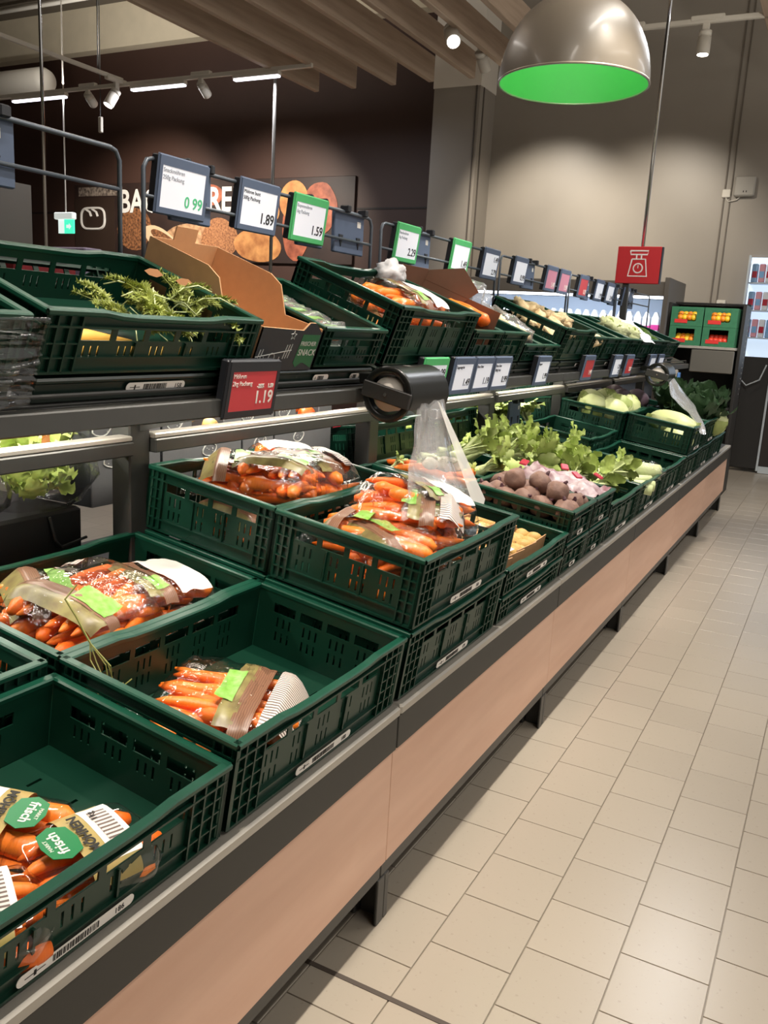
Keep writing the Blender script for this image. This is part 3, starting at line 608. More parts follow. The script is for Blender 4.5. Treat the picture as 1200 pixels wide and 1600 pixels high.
def carrot_bag(M, label, group, L=.29, Wd=.17, h=.062, var=0, words=False):
    t = thing('carrot_bag', label, 'carrot bag', M, group=group); rr = random.Random(var*17+5)
    key = (L, Wd, h, var)
    if key not in BAGM:
        P = pillow(L, Wd, h, var); d = {}
        d['film'] = MB().grid(lambda s, a: P(s, a*2*math.pi, .0025), 34, 30, closev=True).mesh('film', FILM, True)
        bd, gl_, bc = [((.60, .72), (.44, .56, 78, 108), (.76, .97, 35, 140)), ((.14, .24), (.28, .40, 70, 104), (.36, .50, 30, 70)), ((.20, .30), (.22, .40, 92, 132), (.62, .74, 20, 55)), ((.44, .54), (.42, .52, 100, 132), (.58, .84, 55, 150))][var % 4]
        d['printed_band'] = patch(P, bd[0], bd[1], 14, 166, 12, 16, .0034).mesh('printed_band', PBROWN, True)
        d['olive_panel'] = patch(P, bd[0]-.10, bd[0]+.02, 25, 150, 7, 14, .003).mesh('olive_panel', POLIVE, True)
        d['green_label'] = patch(P, *gl_, 8, 7, .0046).mesh('green_label', PGREEN, True)
        d['barcode_panel'] = patch(P, *bc, 9, 11, .0042).mesh('barcode_panel', (PBAR, PBAR, PBAR, PWHITE)[var % 4], True)
        for e in (0, 1):
            cr = MB(); x0 = (-L/2, L/2)[e]; sg = (-1, 1)[e]
            cr.grid(lambda i, j: (x0+sg*(i*.035-.004), (j-.5)*Wd*(.74+.16*i), .006+.010*math.sin(j*17+var+e)*i+.02*i*math.sin(j*5+e)), 4, 16)
            d['crimped_end'+str(e)] = cr.mesh('crimped_end', FILM, True)
        BAGM[key] = d
    for k, m in BAGM[key].items(): put(k.rstrip('01'), m, t)
    n_ = max(4, round(Wd/.038)); ox = max(0, L/2-.105)
    for ly in range(2):
        for i in range(n_-ly):
            for e in ((-1, 1) if ox > .03 else (0,)):
                if ly == 0 and e == 1 and i % 2: continue
                y = (i-(n_-1-ly)/2)*Wd*.86/n_+rr.uniform(-.004, .004); z = .0185+ly*.030*h/.062+rr.uniform(0, .004)
                put('carrot', CARR[(i+ly*3+var+e) % 6], t, T(e*ox+rr.uniform(-.012, .012), y, z) @ RZ(rr.uniform(-11, 11)+(180 if rr.random() < .5 else 0)) @ RX(rr.uniform(0, 360)))
    if words: text(t, 'MÖHREN', .026, T((.055 if var == 0 else .02), 0, h+.009) @ RZ(90), INK, 'product_print', 'CENTER', .0006)
    return t
def inM(M, x, y, z, rz=0, rx=0, ry=0): return M @ T(x, y, z) @ RZ(rz) @ RX(rx) @ RY(ry)
GB = 'bags of carrots'
def bagM(M, a, L, Wd, Wc=.6, D=.4):      # keep a bag inside its crate
    x, y, z, rz = a[:4]; c, q = abs(math.cos(R(rz))), abs(math.sin(R(rz)))
    hx = min(c*(L/2+.02)+q*Wd/2, D/2-.014); hy = min(c*Wd/2+q*(L/2+.02), Wc/2-.014)
    return inM(M, max(-D+hx+.013, min(-hx-.013, x)), max(hy+.013, min(Wc-hy-.013, y)), z, rz, *a[4:])
carrot_bag(bagM(MB_, (-.2, .25, .012, 22), .315, .27), 'carrot bag lying alone on the floor of the nearly empty crate', GB, .315, .27, .078, 0, True)
for a in [((-.25, .13, .085, 60, 0, 4), 'carrot bag at the left edge of the second row crate, pale label', 1), ((-.135, .20, .105, 100, 6, 0), 'carrot bag with bright green label on top, nearest in the second row crate', 2), ((-.16, .41, .085, 80, -4, 3), 'carrot bag with white MÖHREN label at the right of the second row crate', 3)]:
    carrot_bag(bagM(M2B, a[0], .35, .235), a[1], GB, .35, .235, .085, a[2], a[2] == 3)
for a in [((-.22, .14, .01, 0), 'carrot bag at the bottom of the second row crate, left', 1), ((-.2, .42, .01, 20), 'carrot bag at the bottom of the second row crate, right', 0)]:
    carrot_bag(bagM(M2B, a[0], .30, .19), a[1], GB, .30, .19, .062, a[2])
for a in [((-.14, .13, .07, 70, 0, 0), 'carrot bag lying lowest at the front left of the stacked crate', 1), ((-.2, .31, .125, 25, 8, -4), 'carrot bag with barcode right below the hanging produce bag', 0), ((-.12, .42, .110, 120, -8, 0), 'carrot bag at the right front of the stacked crate', 2), ((-.24, .47, .145, 60, 0, 8), 'carrot bag with green label at the back right of the stacked crate', 3), ((-.29, .17, .08, 10, 0, 0), 'carrot bag at the back left of the stacked crate', 1)]:
    carrot_bag(bagM(MC, a[0], .31, .205), a[1], GB, .31, .205, .075, a[2])
for a in [((-.2, .12, .01, 90), 'carrot bag at the bottom of the stacked crate, left', 0), ((-.2, .32, .01, 80), 'carrot bag at the bottom of the stacked crate, middle', 1), ((-.2, .49, .01, 95), 'carrot bag at the bottom of the stacked crate, right', 0)]:
    carrot_bag(bagM(MC, a[0], .29, .175), a[1], GB, .29, .175, .06, a[2])
for a in [((-.22, .12, .115, 35, 6, 0), 'carrot bag with green label at the left of the raised crate', 1), ((-.15, .27, .125, 110, -5, 6), 'carrot bag with brown stripes in the middle of the raised crate', 2), ((-.26, .38, .12, 150, 0, 0), 'carrot bag with white label at the back of the raised crate', 3), ((-.15, .49, .115, 70, 0, -5), 'carrot bag at the right end of the raised crate', 0)]:
    carrot_bag(bagM(M2C, a[0], .33, .215), a[1], GB, .33, .215, .082, a[2])
for a in [((-.2, .15, .02, 90), 'carrot bag deep in the raised crate, left', 1), ((-.2, .42, .02, 90), 'carrot bag deep in the raised crate, right', 0)]:
    carrot_bag(bagM(M2C, a[0], .30, .19), a[1], GB, .30, .19, .07, a[2])
carrot_bag(inM(UM[3], -.17, .33, .10, 80), 'reddish carrot bag in the tall upper shelf crate', GB, .33, .24, .085, 3)
carrot_bag(inM(UM[3], -.12, .3, .015, 90), 'carrot bag at the bottom of the tall upper shelf crate', GB, .33, .2, .075, 1)
carrot_bag(inM(M2D, -.2, .2, .03, 80), 'carrot bag in the crate behind the hanging produce bag', GB, .3, .19, .07, 2)

TRM = {}
def carrot_tray(M, label, var):
    t = thing('carrot_tray', label, 'carrot tray', M, group='clear trays of carrots'); rr = random.Random(var+40)
    L, Wd, h = .23, .15, .075; P = pillow(L, Wd, h, var, .0008, True)
    if 'film' not in TRM:
        TRM['film'] = MB().grid(lambda s, a: P(s, a*2*math.pi, .001), 34, 32, closev=True).mesh('tray', FILM2, True)
        TRM['rim'] = MB().grid(lambda s, k: (lambda p, c: (p[0]*1.0, p[1]*(1+.045*c), .045+.003*math.sin(k*6.283)))(P(s, 0 if s >= 0 else 0), math.cos(k*6.28)), 30, 6, closev=True).grid(lambda s, k: (lambda p, c: (p[0], p[1]*(1+.045*c), .045+.003*math.sin(k*6.283)))(P(s, math.pi), math.cos(k*6.28)), 30, 6, closev=True).mesh('tray_rim', FILM2, True)
        TRM['sleeve'] = patch(P, .40, .72, 8, 172, 10, 18, .003).mesh('sleeve', PBEIGE, True)
        TRM['barcode_panel'] = patch(P, .60, .72, 65, 115, 6, 8, .0042).mesh('barcode_panel', PBAR, True)
        TRM['white_panel'] = patch(P, .56, .76, 48, 132, 6, 8, .0036).mesh('white_panel', PWHITE, True)
        TRM['green_badge'] = MB().prism([(-.038, 0), (-.027, .022), (0, .027), (.027, .022), (.038, 0), (.027, -.022), (0, -.027), (-.027, -.022)], .001).mesh('green_badge', PDGREEN)
    for k, nm in (('film', 'tray'), ('rim', 'tray_rim'), ('sleeve', 'sleeve'), ('white_panel', 'white_panel'), ('barcode_panel', 'barcode_panel')): put(nm, TRM[k], t)
    b = put('green_badge', TRM['green_badge'], t, T(-.040, 0, h+.006) @ RZ(90)); text(b, 'frisch', .022, T(0, -.004, .0012), PWHITE, 'badge_print', 'CENTER', .0004); text(b, 'MARKT', .008, T(0, .014, .0012), PWHITE, 'badge_print', 'CENTER')
    text(t, 'MÖHREN', .02, T(.004, 0, h+.0065) @ RZ(90), INK, 'product_print', 'CENTER', .0006); text(t, '1kg', .014, T(.03, .03, h+.006) @ RZ(90), INK, 'product_print', 'CENTER')
    for ly in range(2):
        for i in range(4-ly):
            put('carrot', CARR[(i+var+ly) % 6], t, T(rr.uniform(-.015, .015), (i-(3-ly)/2)*.032, .020+ly*.030) @ RZ(rr.uniform(-5, 5)+(180 if rr.random() < .5 else 0)) @ SC(1, 1.05, 1.05))
carrot_tray(inM(MA, -.215, .345, .012, 205), 'clear carrot tray with green badge lying at the crate\'s back, label turned up', 0)
carrot_tray(inM(MA, -.085, .385, .012, 75, 0, 0), 'clear carrot tray nearest the crate\'s front right, white barcode showing', 1)
carrot_tray(inM(MA, -.10, .20, .012, 60), 'clear carrot tray at the lower left picture edge', 2)
carrot_tray(inM(MA, -.27, .16, .012, 20), 'clear carrot tray in the left rear of the crate, outside the picture edge', 3)
# carrot leaf strand hanging over the rim
st = MB()
for k in range(5):
    a = k*.35-.5; st.tube([(0, 0, 0), (.03+.02*math.sin(a*3), .01*a, -.03), (.05, .03*a, -.05-.01*k), (.06, .06*a, -.07)], .0012, 5)
st.tube([(0, 0, 0), (-.03, -.01, .045), (-.05, -.02, .075), (-.045, .0, .10)], .002, 5)
tag(put('carrot_leaf_strand', st.mesh('carrot_leaf_strand', mat('dry_stem', '#8a8a4a', .6)), M=inM(MB_, -.385, .05, .19)), 'wilted carrot leaf strand hanging over the crate rim', 'stem')

# ------------------------------------------------------------------ other vegetables
def lump(rx, ry, rz, seed, amp, fr, m, name, nu=16, nv=12, top=0.):
    def f(i, j):
        a = 2*math.pi*i; b = math.pi*(j-.5)
        p = Vector((math.cos(a)*math.cos(b), math.sin(a)*math.cos(b), math.sin(b)))
        k = 1+amp*noise.noise(p*fr+Vector((seed*5.1, seed*2.3, 0)))+top*max(0, p.z)**6
        return (p.x*rx*k, p.y*ry*k, p.z*rz*k)
    return MB().grid(f, nu, nv, closeu=True).mesh(name, m, True)
BEETM = [lump(.043, .043, .038, k, .18, 1.6, BEET, 'beet_body', top=.18) for k in range(4)]
BSTEM = MB().tube([(0, 0, .034), (.002, .003, .046), (.006, .002, .055)], [.009, .007, .004], 8).mesh('stem_stub', mat('beet_stem', '#4d2a33', .6))
k = 0
for iy, y in enumerate((.05, .125, .2, .255)):
    for ix, x in enumerate((-.05, -.125, -.2, -.28, -.345)):
        t = thing('beetroot', 'brown beetroot in the narrow crate, ' + ('near side', 'second', 'third', 'far side')[iy] + ' row, ' + ('at the front wall', 'second from the front', 'in the middle', 'second from the back', 'at the back wall')[ix], 'beetroot', inM(ME, x+rnd.uniform(-.012, .012), y+rnd.uniform(-.008, .008), .082+rnd.uniform(0, .018), rnd.uniform(0, 360), rnd.uniform(-50, 50), rnd.uniform(-30, 30)), group='beetroots in the narrow crate')
        put('beet_body', BEETM[k % 4], t); put('stem_stub', BSTEM, t); k += 1
for x, y, lb in ((-.1, .1, 'nearest the aisle'), (-.19, .17, 'middle one'), (-.27, .11, 'rearmost one')):
    t = thing('beetroot', 'round brown beetroot on top of the other beetroots, ' + lb, 'beetroot', inM(ME, x, y, .15, k*40, 30), group='beetroots in the narrow crate'); put('beet_body', BEETM[k % 4], t); put('stem_stub', BSTEM, t); k += 1
wrapm = mat('red_white_wrapping', '#c9bcc0', .35, var=1., scale=16, col2='#7d4450', bump=.4, bscale=30)
def crumpled(L, Wd, amp, seed, fr=14):
    return MB().grid(lambda i, j: ((i-.5)*L, (j-.5)*Wd, amp*(nz3((i*L*fr, j*Wd*fr, seed))+.6*nz3((i*L*fr*2.3, j*Wd*fr*2.3, seed+3)))+.04*math.sin(math.pi*i)*math.sin(math.pi*j)), 26, 20)
tag(put('wrapping_foil', crumpled(.38, .24, .045, 2).mesh('wrapping_foil', wrapm, True), M=inM(ME2, -.2, .14, .115)), 'crumpled red and white printed wrapping beside the beetroots', 'wrapping')
redm = mat('red_print', '#b3263c', .35)
for i, (x, y) in enumerate(((-.33, .07), (-.2, .2), (-.12, .10), (-.06, .2))):
    tag(put('paper_tag', MB().cbox(-.016, -.02, 0, .016, .02, .008, .003).mesh('paper_tag', redm), M=inM(ME2, x, y, .165, 30*i, 20)), ['red paper tag on the wrapping, rearmost', 'red paper tag on the wrapping by the greens', 'red paper tag in the middle of the wrapping', 'red paper tag on the wrapping, nearest the aisle'][i], 'paper tag', 'red tags on the wrapping')
# potatoes in small boxes
POTM = [lump(.032, .025, .024, k+9, .14, 1.5, POTATO, 'potato') for k in range(3)]
PBX = MB()
for a in ((-.08, -.055, 0, .08, .055, .003), (-.08, -.055, 0, -.077, .055, .05), (.077, -.055, 0, .08, .055, .05), (-.08, -.055, 0, .08, -.052, .06), (-.08, .052, 0, .08, .055, .06)): PBX.box(*a)
PBXM = PBX.mesh('carton', KRAFT)
i = 0
for iy, y in enumerate((.1, .22, .34, .46)):
    for ix, x in enumerate((-.11, -.28)):
        t = thing('potato_box', 'small kraft carton of potatoes, ' + ('front', 'back')[ix] + ' row, ' + ('nearest', 'second nearest', 'second farthest', 'farthest')[iy] + ' in the flat crate', 'potato box', inM(MD, x, y, .012, 90+rnd.uniform(-8, 8)), group='potato cartons in the flat crate')
        put('carton', PBXM, t)
        for q in range(8): put('potato', POTM[q % 3], t, T((q % 4-1.5)*.036, (q//4-.5)*.046, .026+.012*(q % 2)) @ RZ(q*50))
        if i in (2, 3): put('paper_label', MB().box(-.06, -.03, .068, .03, .03, .069).mesh('paper_label', PWHITE), t, RX(8))
        i += 1
# leafy heads
def leaf_mesh(L, Wd, ruf, seed, curl, m, name='leaf', nu=10, nv=7):
    def f(i, j):
        w = Wd*(math.sin(math.pi*(.12+.83*i))**.8); v = (j-.5)*2
        x = L*i; z = curl*L*(i*i)+.25*w*v*v*.6+ruf*math.sin(i*17+seed*3+v*4)*abs(v)**1.5
        return (x, w*v*.5, z)
    return MB().grid(f, nu, nv).mesh(name, m, True)
def stalk_mesh(L, Wd, curl, m, seed):
    def f(i, j):
        a = math.pi*(j-.5)*1.25; w = Wd*(1-.35*i); return (L*i, w*.5*math.sin(a), -w*.42*math.cos(a)+curl*L*i*i)
    return MB().grid(f, 7, 7).mesh('stalk', m, True)
LM = [leaf_mesh(.075, .055, .009, k, (.35, .5, .2, .6)[k], (LEAF, LEAFY, LEAF, LEAFY)[k]) for k in range(4)]
SM = [stalk_mesh(.15, .036, (.12, .2)[k], STALK, k) for k in range(2)]
def leafy(M, label, group, n_=7, cat='celery', name='celery_head', sc=1., lm=LM, sm=SM):
    t = thing(name, label, cat, M @ SC(sc), group=group)
    for q in range(n_):
        a = 360*q/n_+rnd.uniform(-15, 15); tilt = rnd.uniform(-14, -4)
        Q = RX(a) @ T(0, 0, -.012) @ RY(tilt); put('stalk', sm[q % len(sm)], t, Q)
        put('leaf', lm[(q+n_) % len(lm)], t, Q @ T(.138, 0, .012) @ RY(-18+rnd.uniform(-20, 10)) @ SC(rnd.uniform(.8, 1.2)))
    return t
GL = 'heaped celery and pak choi heads'
ORD = 'first second third fourth fifth sixth seventh eighth ninth tenth eleventh'.split()
for crt, base, lb in ((M2F, [(-.33, .1), (-.2, .12), (-.07, .1), (-.33, .28), (-.2, .3), (-.07, .3), (-.3, .48), (-.17, .5), (-.06, .48)], 'pale celery head in the second row behind the beetroots'),
                      (M2G, [(-.32, .08), (-.2, .1), (-.09, .08), (-.3, .24), (-.18, .26), (-.08, .24), (-.28, .4), (-.17, .42), (-.08, .42), (-.25, .54), (-.12, .54)], 'light green leafy head before the empty crate'),
                      (MF, [(-.33, .10), (-.25, .2), (-.15, .13), (-.3, .30), (-.2, .38), (-.13, .3), (-.26, .47), (-.14, .46)], 'celery head in the front row beyond the beetroots')):
    for q, (x, y) in enumerate(base):
        leafy(inM(crt, x-.05, y-.02, .13+rnd.uniform(0, .05)+(.05 if crt is M2F else 0), (rnd.uniform(-35, 70) if crt is not MF else rnd.uniform(40, 120)), 0, -rnd.uniform(8, 40)), lb + ', ' + ORD[q] + ' from the back near corner', GL, 9, sc=rnd.uniform(.85, 1.1))
leekm = [MB().tube([(-.15, 0, 0), (-.05, .004, .002), (.06, 0, 0), (.15, -.004, .006)], [.020, .019, .021, .027], 10).mesh('shaft', STALK, True)]
lkl = leaf_mesh(.2, .05, .004, 2, .1, LEAF, 'leaf')
for q, (x, y, z, rz) in enumerate([(-.1, .1, .12, 20), (-.1, .16, .13, 24), (-.13, .22, .14, 28), (-.2, .12, .15, 15), (-.22, .2, .16, 22), (-.15, .3, .12, 35)]):
    t = thing('leek', 'pale green leek stalk lying in the front row crate of spring greens', 'leek', inM(MG, x-.02, y, z, rz), group='leeks in the front row'); put('shaft', leekm[0], t)
    for a in (0, 120, 240): put('leaf', lkl, t, T(-.13, 0, 0) @ RZ(180) @ RX(a) @ RY(-8))
t = thing('wrapped_romanesco', 'film-wrapped leek bundle with a cut pale end beside the leeks', 'leek', inM(MG, -.12, .45, .15, -20, 0, -8))
put('stem', MB().tube([(-.1, 0, 0), (0, 0, .005), (.12, 0, .01)], [.05, .045, .04], 14).mesh('stem', STALK, True), t)
for q in range(5): put('leaf', LM[q % 4], t, T(-.05, 0, 0) @ RZ(180) @ RX(72*q) @ T(0, 0, .02))
put('film', lump(.15, .065, .065, 3, .2, 3., FILM, 'film'), t)
for q, (x, y) in enumerate(((-.1, .15), (-.2, .3))):
    leafy(inM(MH, x-.04, y, .05, 150+30*q, 0, -5), 'small green head lying in the nearly empty front row crate', GL, 6, sc=.8)
# soup vegetables
for q, (x, y, z, rz) in enumerate(((-.33, .12, .085, 200), (-.26, .06, .09, 230), (-.1, .16, .10, 250), (-.06, .1, .085, 215), (-.16, .08, .09, 190))):
    tag(put('loose_carrot', CARR[q], M=inM(M2E, x, y, z, rz) @ SC(.85, 1.25, 1.25)), ['loose carrot at the back of the soup vegetable crate', 'loose carrot leaning left in the soup vegetable crate', 'thick loose carrot at the right front of the soup vegetables', 'short loose carrot at the front rim of the soup vegetables', 'loose carrot in the middle of the soup vegetables'][q], 'carrot', 'carrots among the soup vegetables')
tag(put('celeriac_piece', lump(.06, .045, .03, 4, .15, 2, CREAM, 'celeriac_piece'), M=inM(M2E, -.17, .2, .11, 30, 20)), 'pale cut celeriac piece among the soup vegetables', 'celeriac')
tag(put('celeriac_piece', lump(.03, .03, .025, 5, .25, 3, CREAM, 'celeriac_piece'), M=inM(M2E, -.2, .09, .12)), 'small cream cauliflower floret among the soup vegetables', 'cauliflower')
for q in range(5):
    leafy(inM(M2E, -.34+.07*q, .05+.045*q, .07, 60*q, 0, -60), 'curly parsley sprig among the soup vegetables', 'parsley sprigs in the soup vegetables', 5, 'parsley', 'parsley_sprig', .38)
# carrot greens on the upper shelf
feather = MB()
fr = random.Random(5)
for q in range(80):
    a = fr.uniform(-1.5, 1.5); l_ = fr.uniform(.012, .03); x = fr.uniform(0, .16); z0 = .02*math.sin(x*20)
    for b in (-.5, 0, .5):
        feather.add([(x, 0, z0), (x+l_*.5*math.cos(a+b)-.003, l_*.5*math.sin(a+b), z0+.006), (x+l_*math.cos(a+b), l_*math.sin(a+b), z0+.012*fr.uniform(-1, 1.5)), (x+l_*.5*math.cos(a+b)+.004, l_*.5*math.sin(a+b)+.004, z0+.004)], [(0, 1, 2, 3)])
feather.tube([(0, 0, 0), (.08, .005, .012), (.17, 0, .0)], .0018, 5)
fme = feather.mesh('feathery_leaf', mat('carrot_top_green', '#a9b259', .5, var=.5, scale=30, col2='#56702a'))
sme = MB().tube([(0, 0, 0), (.06, .0, .03), (.12, 0, .03), (.17, 0, 0)], [.003, .0028, .0024, .002], 6).mesh('stem', STALK, True)
for q in range(16):
    x, y = -.08-.15*fr.random(), .34+.20*fr.random()
    t = thing('carrot_greens', 'feathery carrot greens bunch lying in the upper shelf crate', 'carrot greens', inM(UM[1], x, y, .035+.10*fr.random()*(1-abs(y-.45)*3), fr.uniform(0, 360), fr.uniform(-30, 30), -15) @ SC(.62), group='carrot greens in the upper crate')
    put('feathery_leaf', fme, t, T(.02, 0, .01)); put('feathery_leaf', fme, t, RZ(25) @ RX(50)); put('stem', sme, t, RZ(150)); put('stem', sme, t, RZ(-12))
for q, (x, y, rz, ln) in enumerate([(-.04, .13, 88, 1.), (-.045, .25, 92, 1.), (-.07, .1, 80, .9), (-.035, .37, 95, .8), (-.10, .2, 85, 1.)]):
    tag(put('parsnip', MB().tube([(0, -.1, 0), (0, -.09, 0), (0, 0, .003), (0, .11, 0)], [.008, .021, .017, .004], 10).mesh('parsnip', mat('yellow_carrot', '#e7c25e', .45, var=.5, scale=9, col2='#e08a3a'), True), M=inM(UM[1], x, y, .03, rz-90) @ SC(ln)), 'yellow carrot behind the front wall of the upper shelf crate', 'carrot', 'yellow carrots in the upper crate')
# cabbages
CBM = [lump(.095, .09, .08, k+20, .10, 1.5, CABB, 'head', 20, 14) for k in range(2)]
def cap_mesh(r_, seed, m, ext=1.0, ruf=.004):
    def f(i, j):
        b = ext*1.25*i; a = 2.2*(j-.5)*(1-.25*i) ; k = r_*(1.03+.05*i*i)+ruf*math.sin(a*9+seed+b*7)*i
        return (k*math.sin(b)*math.cos(a), k*math.sin(b)*math.sin(a), -k*math.cos(b))
    return MB().grid(f, 9, 13).mesh('outer_leaf', m, True)
CLM = [cap_mesh(.09, k, (CABB, LEAF)[k % 2], 1.5) for k in range(2)]
def cabbage(M, label, group, s=(1, 1, 1), lm=CLM, n_=4, hm=CBM, cat='cabbage', name='white_cabbage', ls=1.):
    t = thing(name, label, cat, M, group=group); put('head', hm[0], t, SC(*s))
    for q in range(n_): put('outer_leaf', lm[q % len(lm)], t, SC(s[0]*ls, s[1]*ls, s[2]*ls) @ RZ(q*360/n_+20) @ RY(rnd.uniform(-8, 12)))
GC = 'white cabbages'
for q, (x, y, z) in enumerate([(-.22, .1, .15), (-.1, .14, .15), (-.28, .28, .16), (-.12, .34, .16), (-.25, .48, .16), (-.1, .5, .15)]):
    cabbage(inM(M2I, x, y, z, 60*q, 15*q, 0), ['round white cabbage at the near left of the cabbage crate', 'round white cabbage nearest the aisle in the cabbage crate', 'white cabbage in the middle rear of the cabbage crate', 'veined white cabbage in the middle of the cabbage crate', 'white cabbage at the far rear of the cabbage crate', 'white cabbage at the far right of the cabbage crate'][q], GC)
cabbage(inM(MI, -.17, .26, .15, 60, 0, 0), 'long pale chinese cabbage lying on the crate rim below the hanging bag', GC, (1.0, 1.9, .85), ls=.98)
cabbage(inM(MI, -.1, .15, .07, 0), 'white cabbage seen through the windows of the front cabbage crate, near', GC); cabbage(inM(MI, -.12, .42, .08, 50), 'white cabbage seen through the windows of the front cabbage crate, far', GC)
cabbage(inM(MJ, -.02, .52, .12, 20), 'pale cabbage at the far right, bulging out beside the savoy', GC, (.9, .9, 1.1))
SVM = [leaf_mesh(.2, .2, .022, k, .55, LEAFD, 'outer_leaf', 12, 11) for k in range(3)]
SVH = [lump(.085, .085, .08, 31, .16, 2.5, mat('savoy_heart', '#6f8a4a', .5, var=.6, scale=18, col2='#33502f', bump=.5, bscale=30), 'head')]
def savoy(M, label):
    t = thing('savoy_cabbage', label, 'cabbage', M, group='savoy cabbages'); put('head', SVH[0], t)
    for q in range(9): put('outer_leaf', SVM[q % 3], t, RZ(q*40+rnd.uniform(-9, 9)) @ T(.02, 0, -.07) @ RY(-38 if q % 2 else -16) @ RX(rnd.uniform(-10, 10)))
for q, (x, y, z) in enumerate([(-.12, .14, .2), (-.13, .36, .24), (-.3, .25, .22), (-.1, .52, .19)]):
    savoy(inM(MJ, x, y, z, 37*q, 10, -12), ['dark savoy cabbage at the near side of its crate', 'dark savoy cabbage topmost in its crate, pale heart showing', 'dark savoy cabbage at the back of its crate', 'dark savoy cabbage at the far end of its crate'][q])
redc = [mat('red_cabbage', '#5c4a55', .45, var=.5, scale=10, col2='#8a7a80')]
for q, (x, y) in enumerate(((-.2, .1), (-.3, .3), (-.15, .35))):
    cabbage(inM(M2J, x, y, .17), ['dark red cabbage behind the white cabbages, left', 'dark red cabbage behind the white cabbages, right', 'red cabbage near the second bag dispenser'][q], 'red cabbages', (.9, .9, .9), [cap_mesh(.09, 3, redc[0], 1.5)], 3, [lump(.095, .09, .085, 40, .1, 1.5, redc[0], 'head')], name='red_cabbage')
# upper shelf contents
GIN = [lump(.05, .026, .023, k+50, .55, 2.6, GINGER, 'knobbly_root', 18, 12) for k in range(4)]
for q in range(34):
    x, y = -.05-.31*rnd.random(), .05+.43*rnd.random()
    tag(put('knobbly_root', GIN[q % 4], M=inM(UM[8], x, y, .095+.07*rnd.random(), rnd.uniform(0, 360), rnd.uniform(-30, 30), rnd.uniform(-30, 30))), 'pale knobbly root heaped in the large upper shelf crate', 'root', 'knobbly roots in the upper crate')
SWE = [lump(.065, .034, .032, k+60, .14, 1.3, GINGER, 'smooth_root') for k in range(2)]
for q in range(12):
    x, y = -.04-.26*(q % 6)/6, .06+.13*(q//6)+rnd.uniform(-.02, .02)
    tag(put('smooth_root', SWE[q % 2], M=inM(UM[9], x, y, .085+.03*rnd.random(), rnd.uniform(0, 360), rnd.uniform(-20, 20))), 'smooth pale root in the narrow upper shelf crate', 'root', 'smooth roots in the upper crate')
for q, (x, y) in enumerate(((-.13, .08), (-.2, .18), (-.09, .2))):
    t = thing('cauliflower', ['cauliflower at the front of its narrow upper crate', 'cauliflower at the back of its narrow upper crate', 'cauliflower half under the white bag'][q], 'cauliflower', inM(UM[12], x, y, .13, 50*q), group='cauliflowers on the upper shelf')
    put('head', lump(.085, .08, .06, q+70, .35, 5, mat('cauli_green', '#b3b790', .6, var=.4, scale=14, col2='#8a9a5e', bump=.6, bscale=50), 'head', 22, 16), t)
    for a in range(5): put('leaf', LM[a % 4], t, RZ(72*a) @ T(.04, 0, -.03) @ RY(-50))
tag(put('white_bag', crumpled(.34, .3, .03, 9, 9).mesh('white_bag', mat('white_plastic', '#e8e8ea', .35, bump=.3, bscale=12), True), M=inM(UM[13], -.13, .1, .15, 20, 0, 6)), 'white plastic bag spread over the cauliflower below the scale sign', 'bag')
CG = mat('courgette_green', '#3c5a22', .35, var=.6, scale=14, col2='#7da03a')
for q in range(7):
    tag(put('courgette', MB().tube([(0, -.1, 0), (0, -.09, 0), (0, 0, .004), (0, .08, .0), (0, .1, 0)], [.012, .022, .024, .02, .008], 10).mesh('courgette', CG, True), M=inM(UM[14], -.06-.045*q, .2, .11+.012*(q % 3), rnd.uniform(-25, 25))), 'green courgette in the far upper shelf crate', 'courgette', 'courgettes on the upper shelf')
# open brown carton with carrots (upper shelf)
t = thing('open_carton', 'torn open brown carton with carrots in a narrow upper crate', 'carton', inM(UM[4], -.2, .14, .03, 0, 0, 0))
put('wall', MB().box(-.18, -.115, 0, .17, -.112, .12).box(-.18, .112, 0, .17, .115, .16).box(-.18, -.115, 0, -.177, .115, .2).box(-.18, -.115, 0, .17, .115, .003).mesh('wall', mat('brown_carton', '#6d4c38', .8, var=.2)), t)
put('flap', MB().prism([(-.18, .0), (.0, .02), (.05, .1), (-.05, .16), (-.18, .1)], .003, T(0, .1, .1) @ RX(75)).mesh('flap', mat('brown_carton', '#6d4c38')), t)
for q in range(5): put('carrot', CARR[q], t, T(.06-.03*(q % 2), -.08+.04*q, .12) @ RZ(90+20*q) @ SC(1.1, 1.6, 1.6))
for nm, M, lb, sd, mm in (('clear_bag', inM(UM[5], -.25, .1, .12, 20, 0, 20), 'clear plastic bag standing up behind the narrow crate', 1, FILMG), ('clear_bag', inM(UM[6], -.16, .13, .10, 10, 0, 8), 'clear bag with pale contents in the low narrow crate', 2, FILMG), ('clear_bag', inM(UM[3], -.36, .54, .19, 0, 0, 10), 'white tied bag top behind the tall carrot crate', 3, mat('white_plastic', '#e8e8ea'))):
    t = thing(nm, lb, 'bag', M); put('film', lump((.13, .13, .05)[sd-1], (.09, .09, .07)[sd-1], (.12, .05, .05)[sd-1], sd, .4, 3, mm, 'film', 24, 16), t)
    if sd == 2:
        for q in range(6): put('parsnip', GIN[q % 4], t, T(-.08+.03*q, .02*math.sin(q*2), 0) @ RZ(40*q))
for q in range(5):
    t = thing('snack_pack', 'clear snack pack in the narrow upper shelf crate beside the carton', 'snack pack', inM(UM[2], -.09-.062*q, .17, .05, 90, 0, 0), group='snack packs on the upper shelf')
    put('film', lump(.12, .028, .05, q+3, .25, 3, FILMG, 'film'), t); put('carrot', CARR[q], t, SC(1, .9, .9)); put('paper_label', MB().box(-.05, -.012, .03, .05, .012, .034).mesh('paper_label', PGREEN), t)

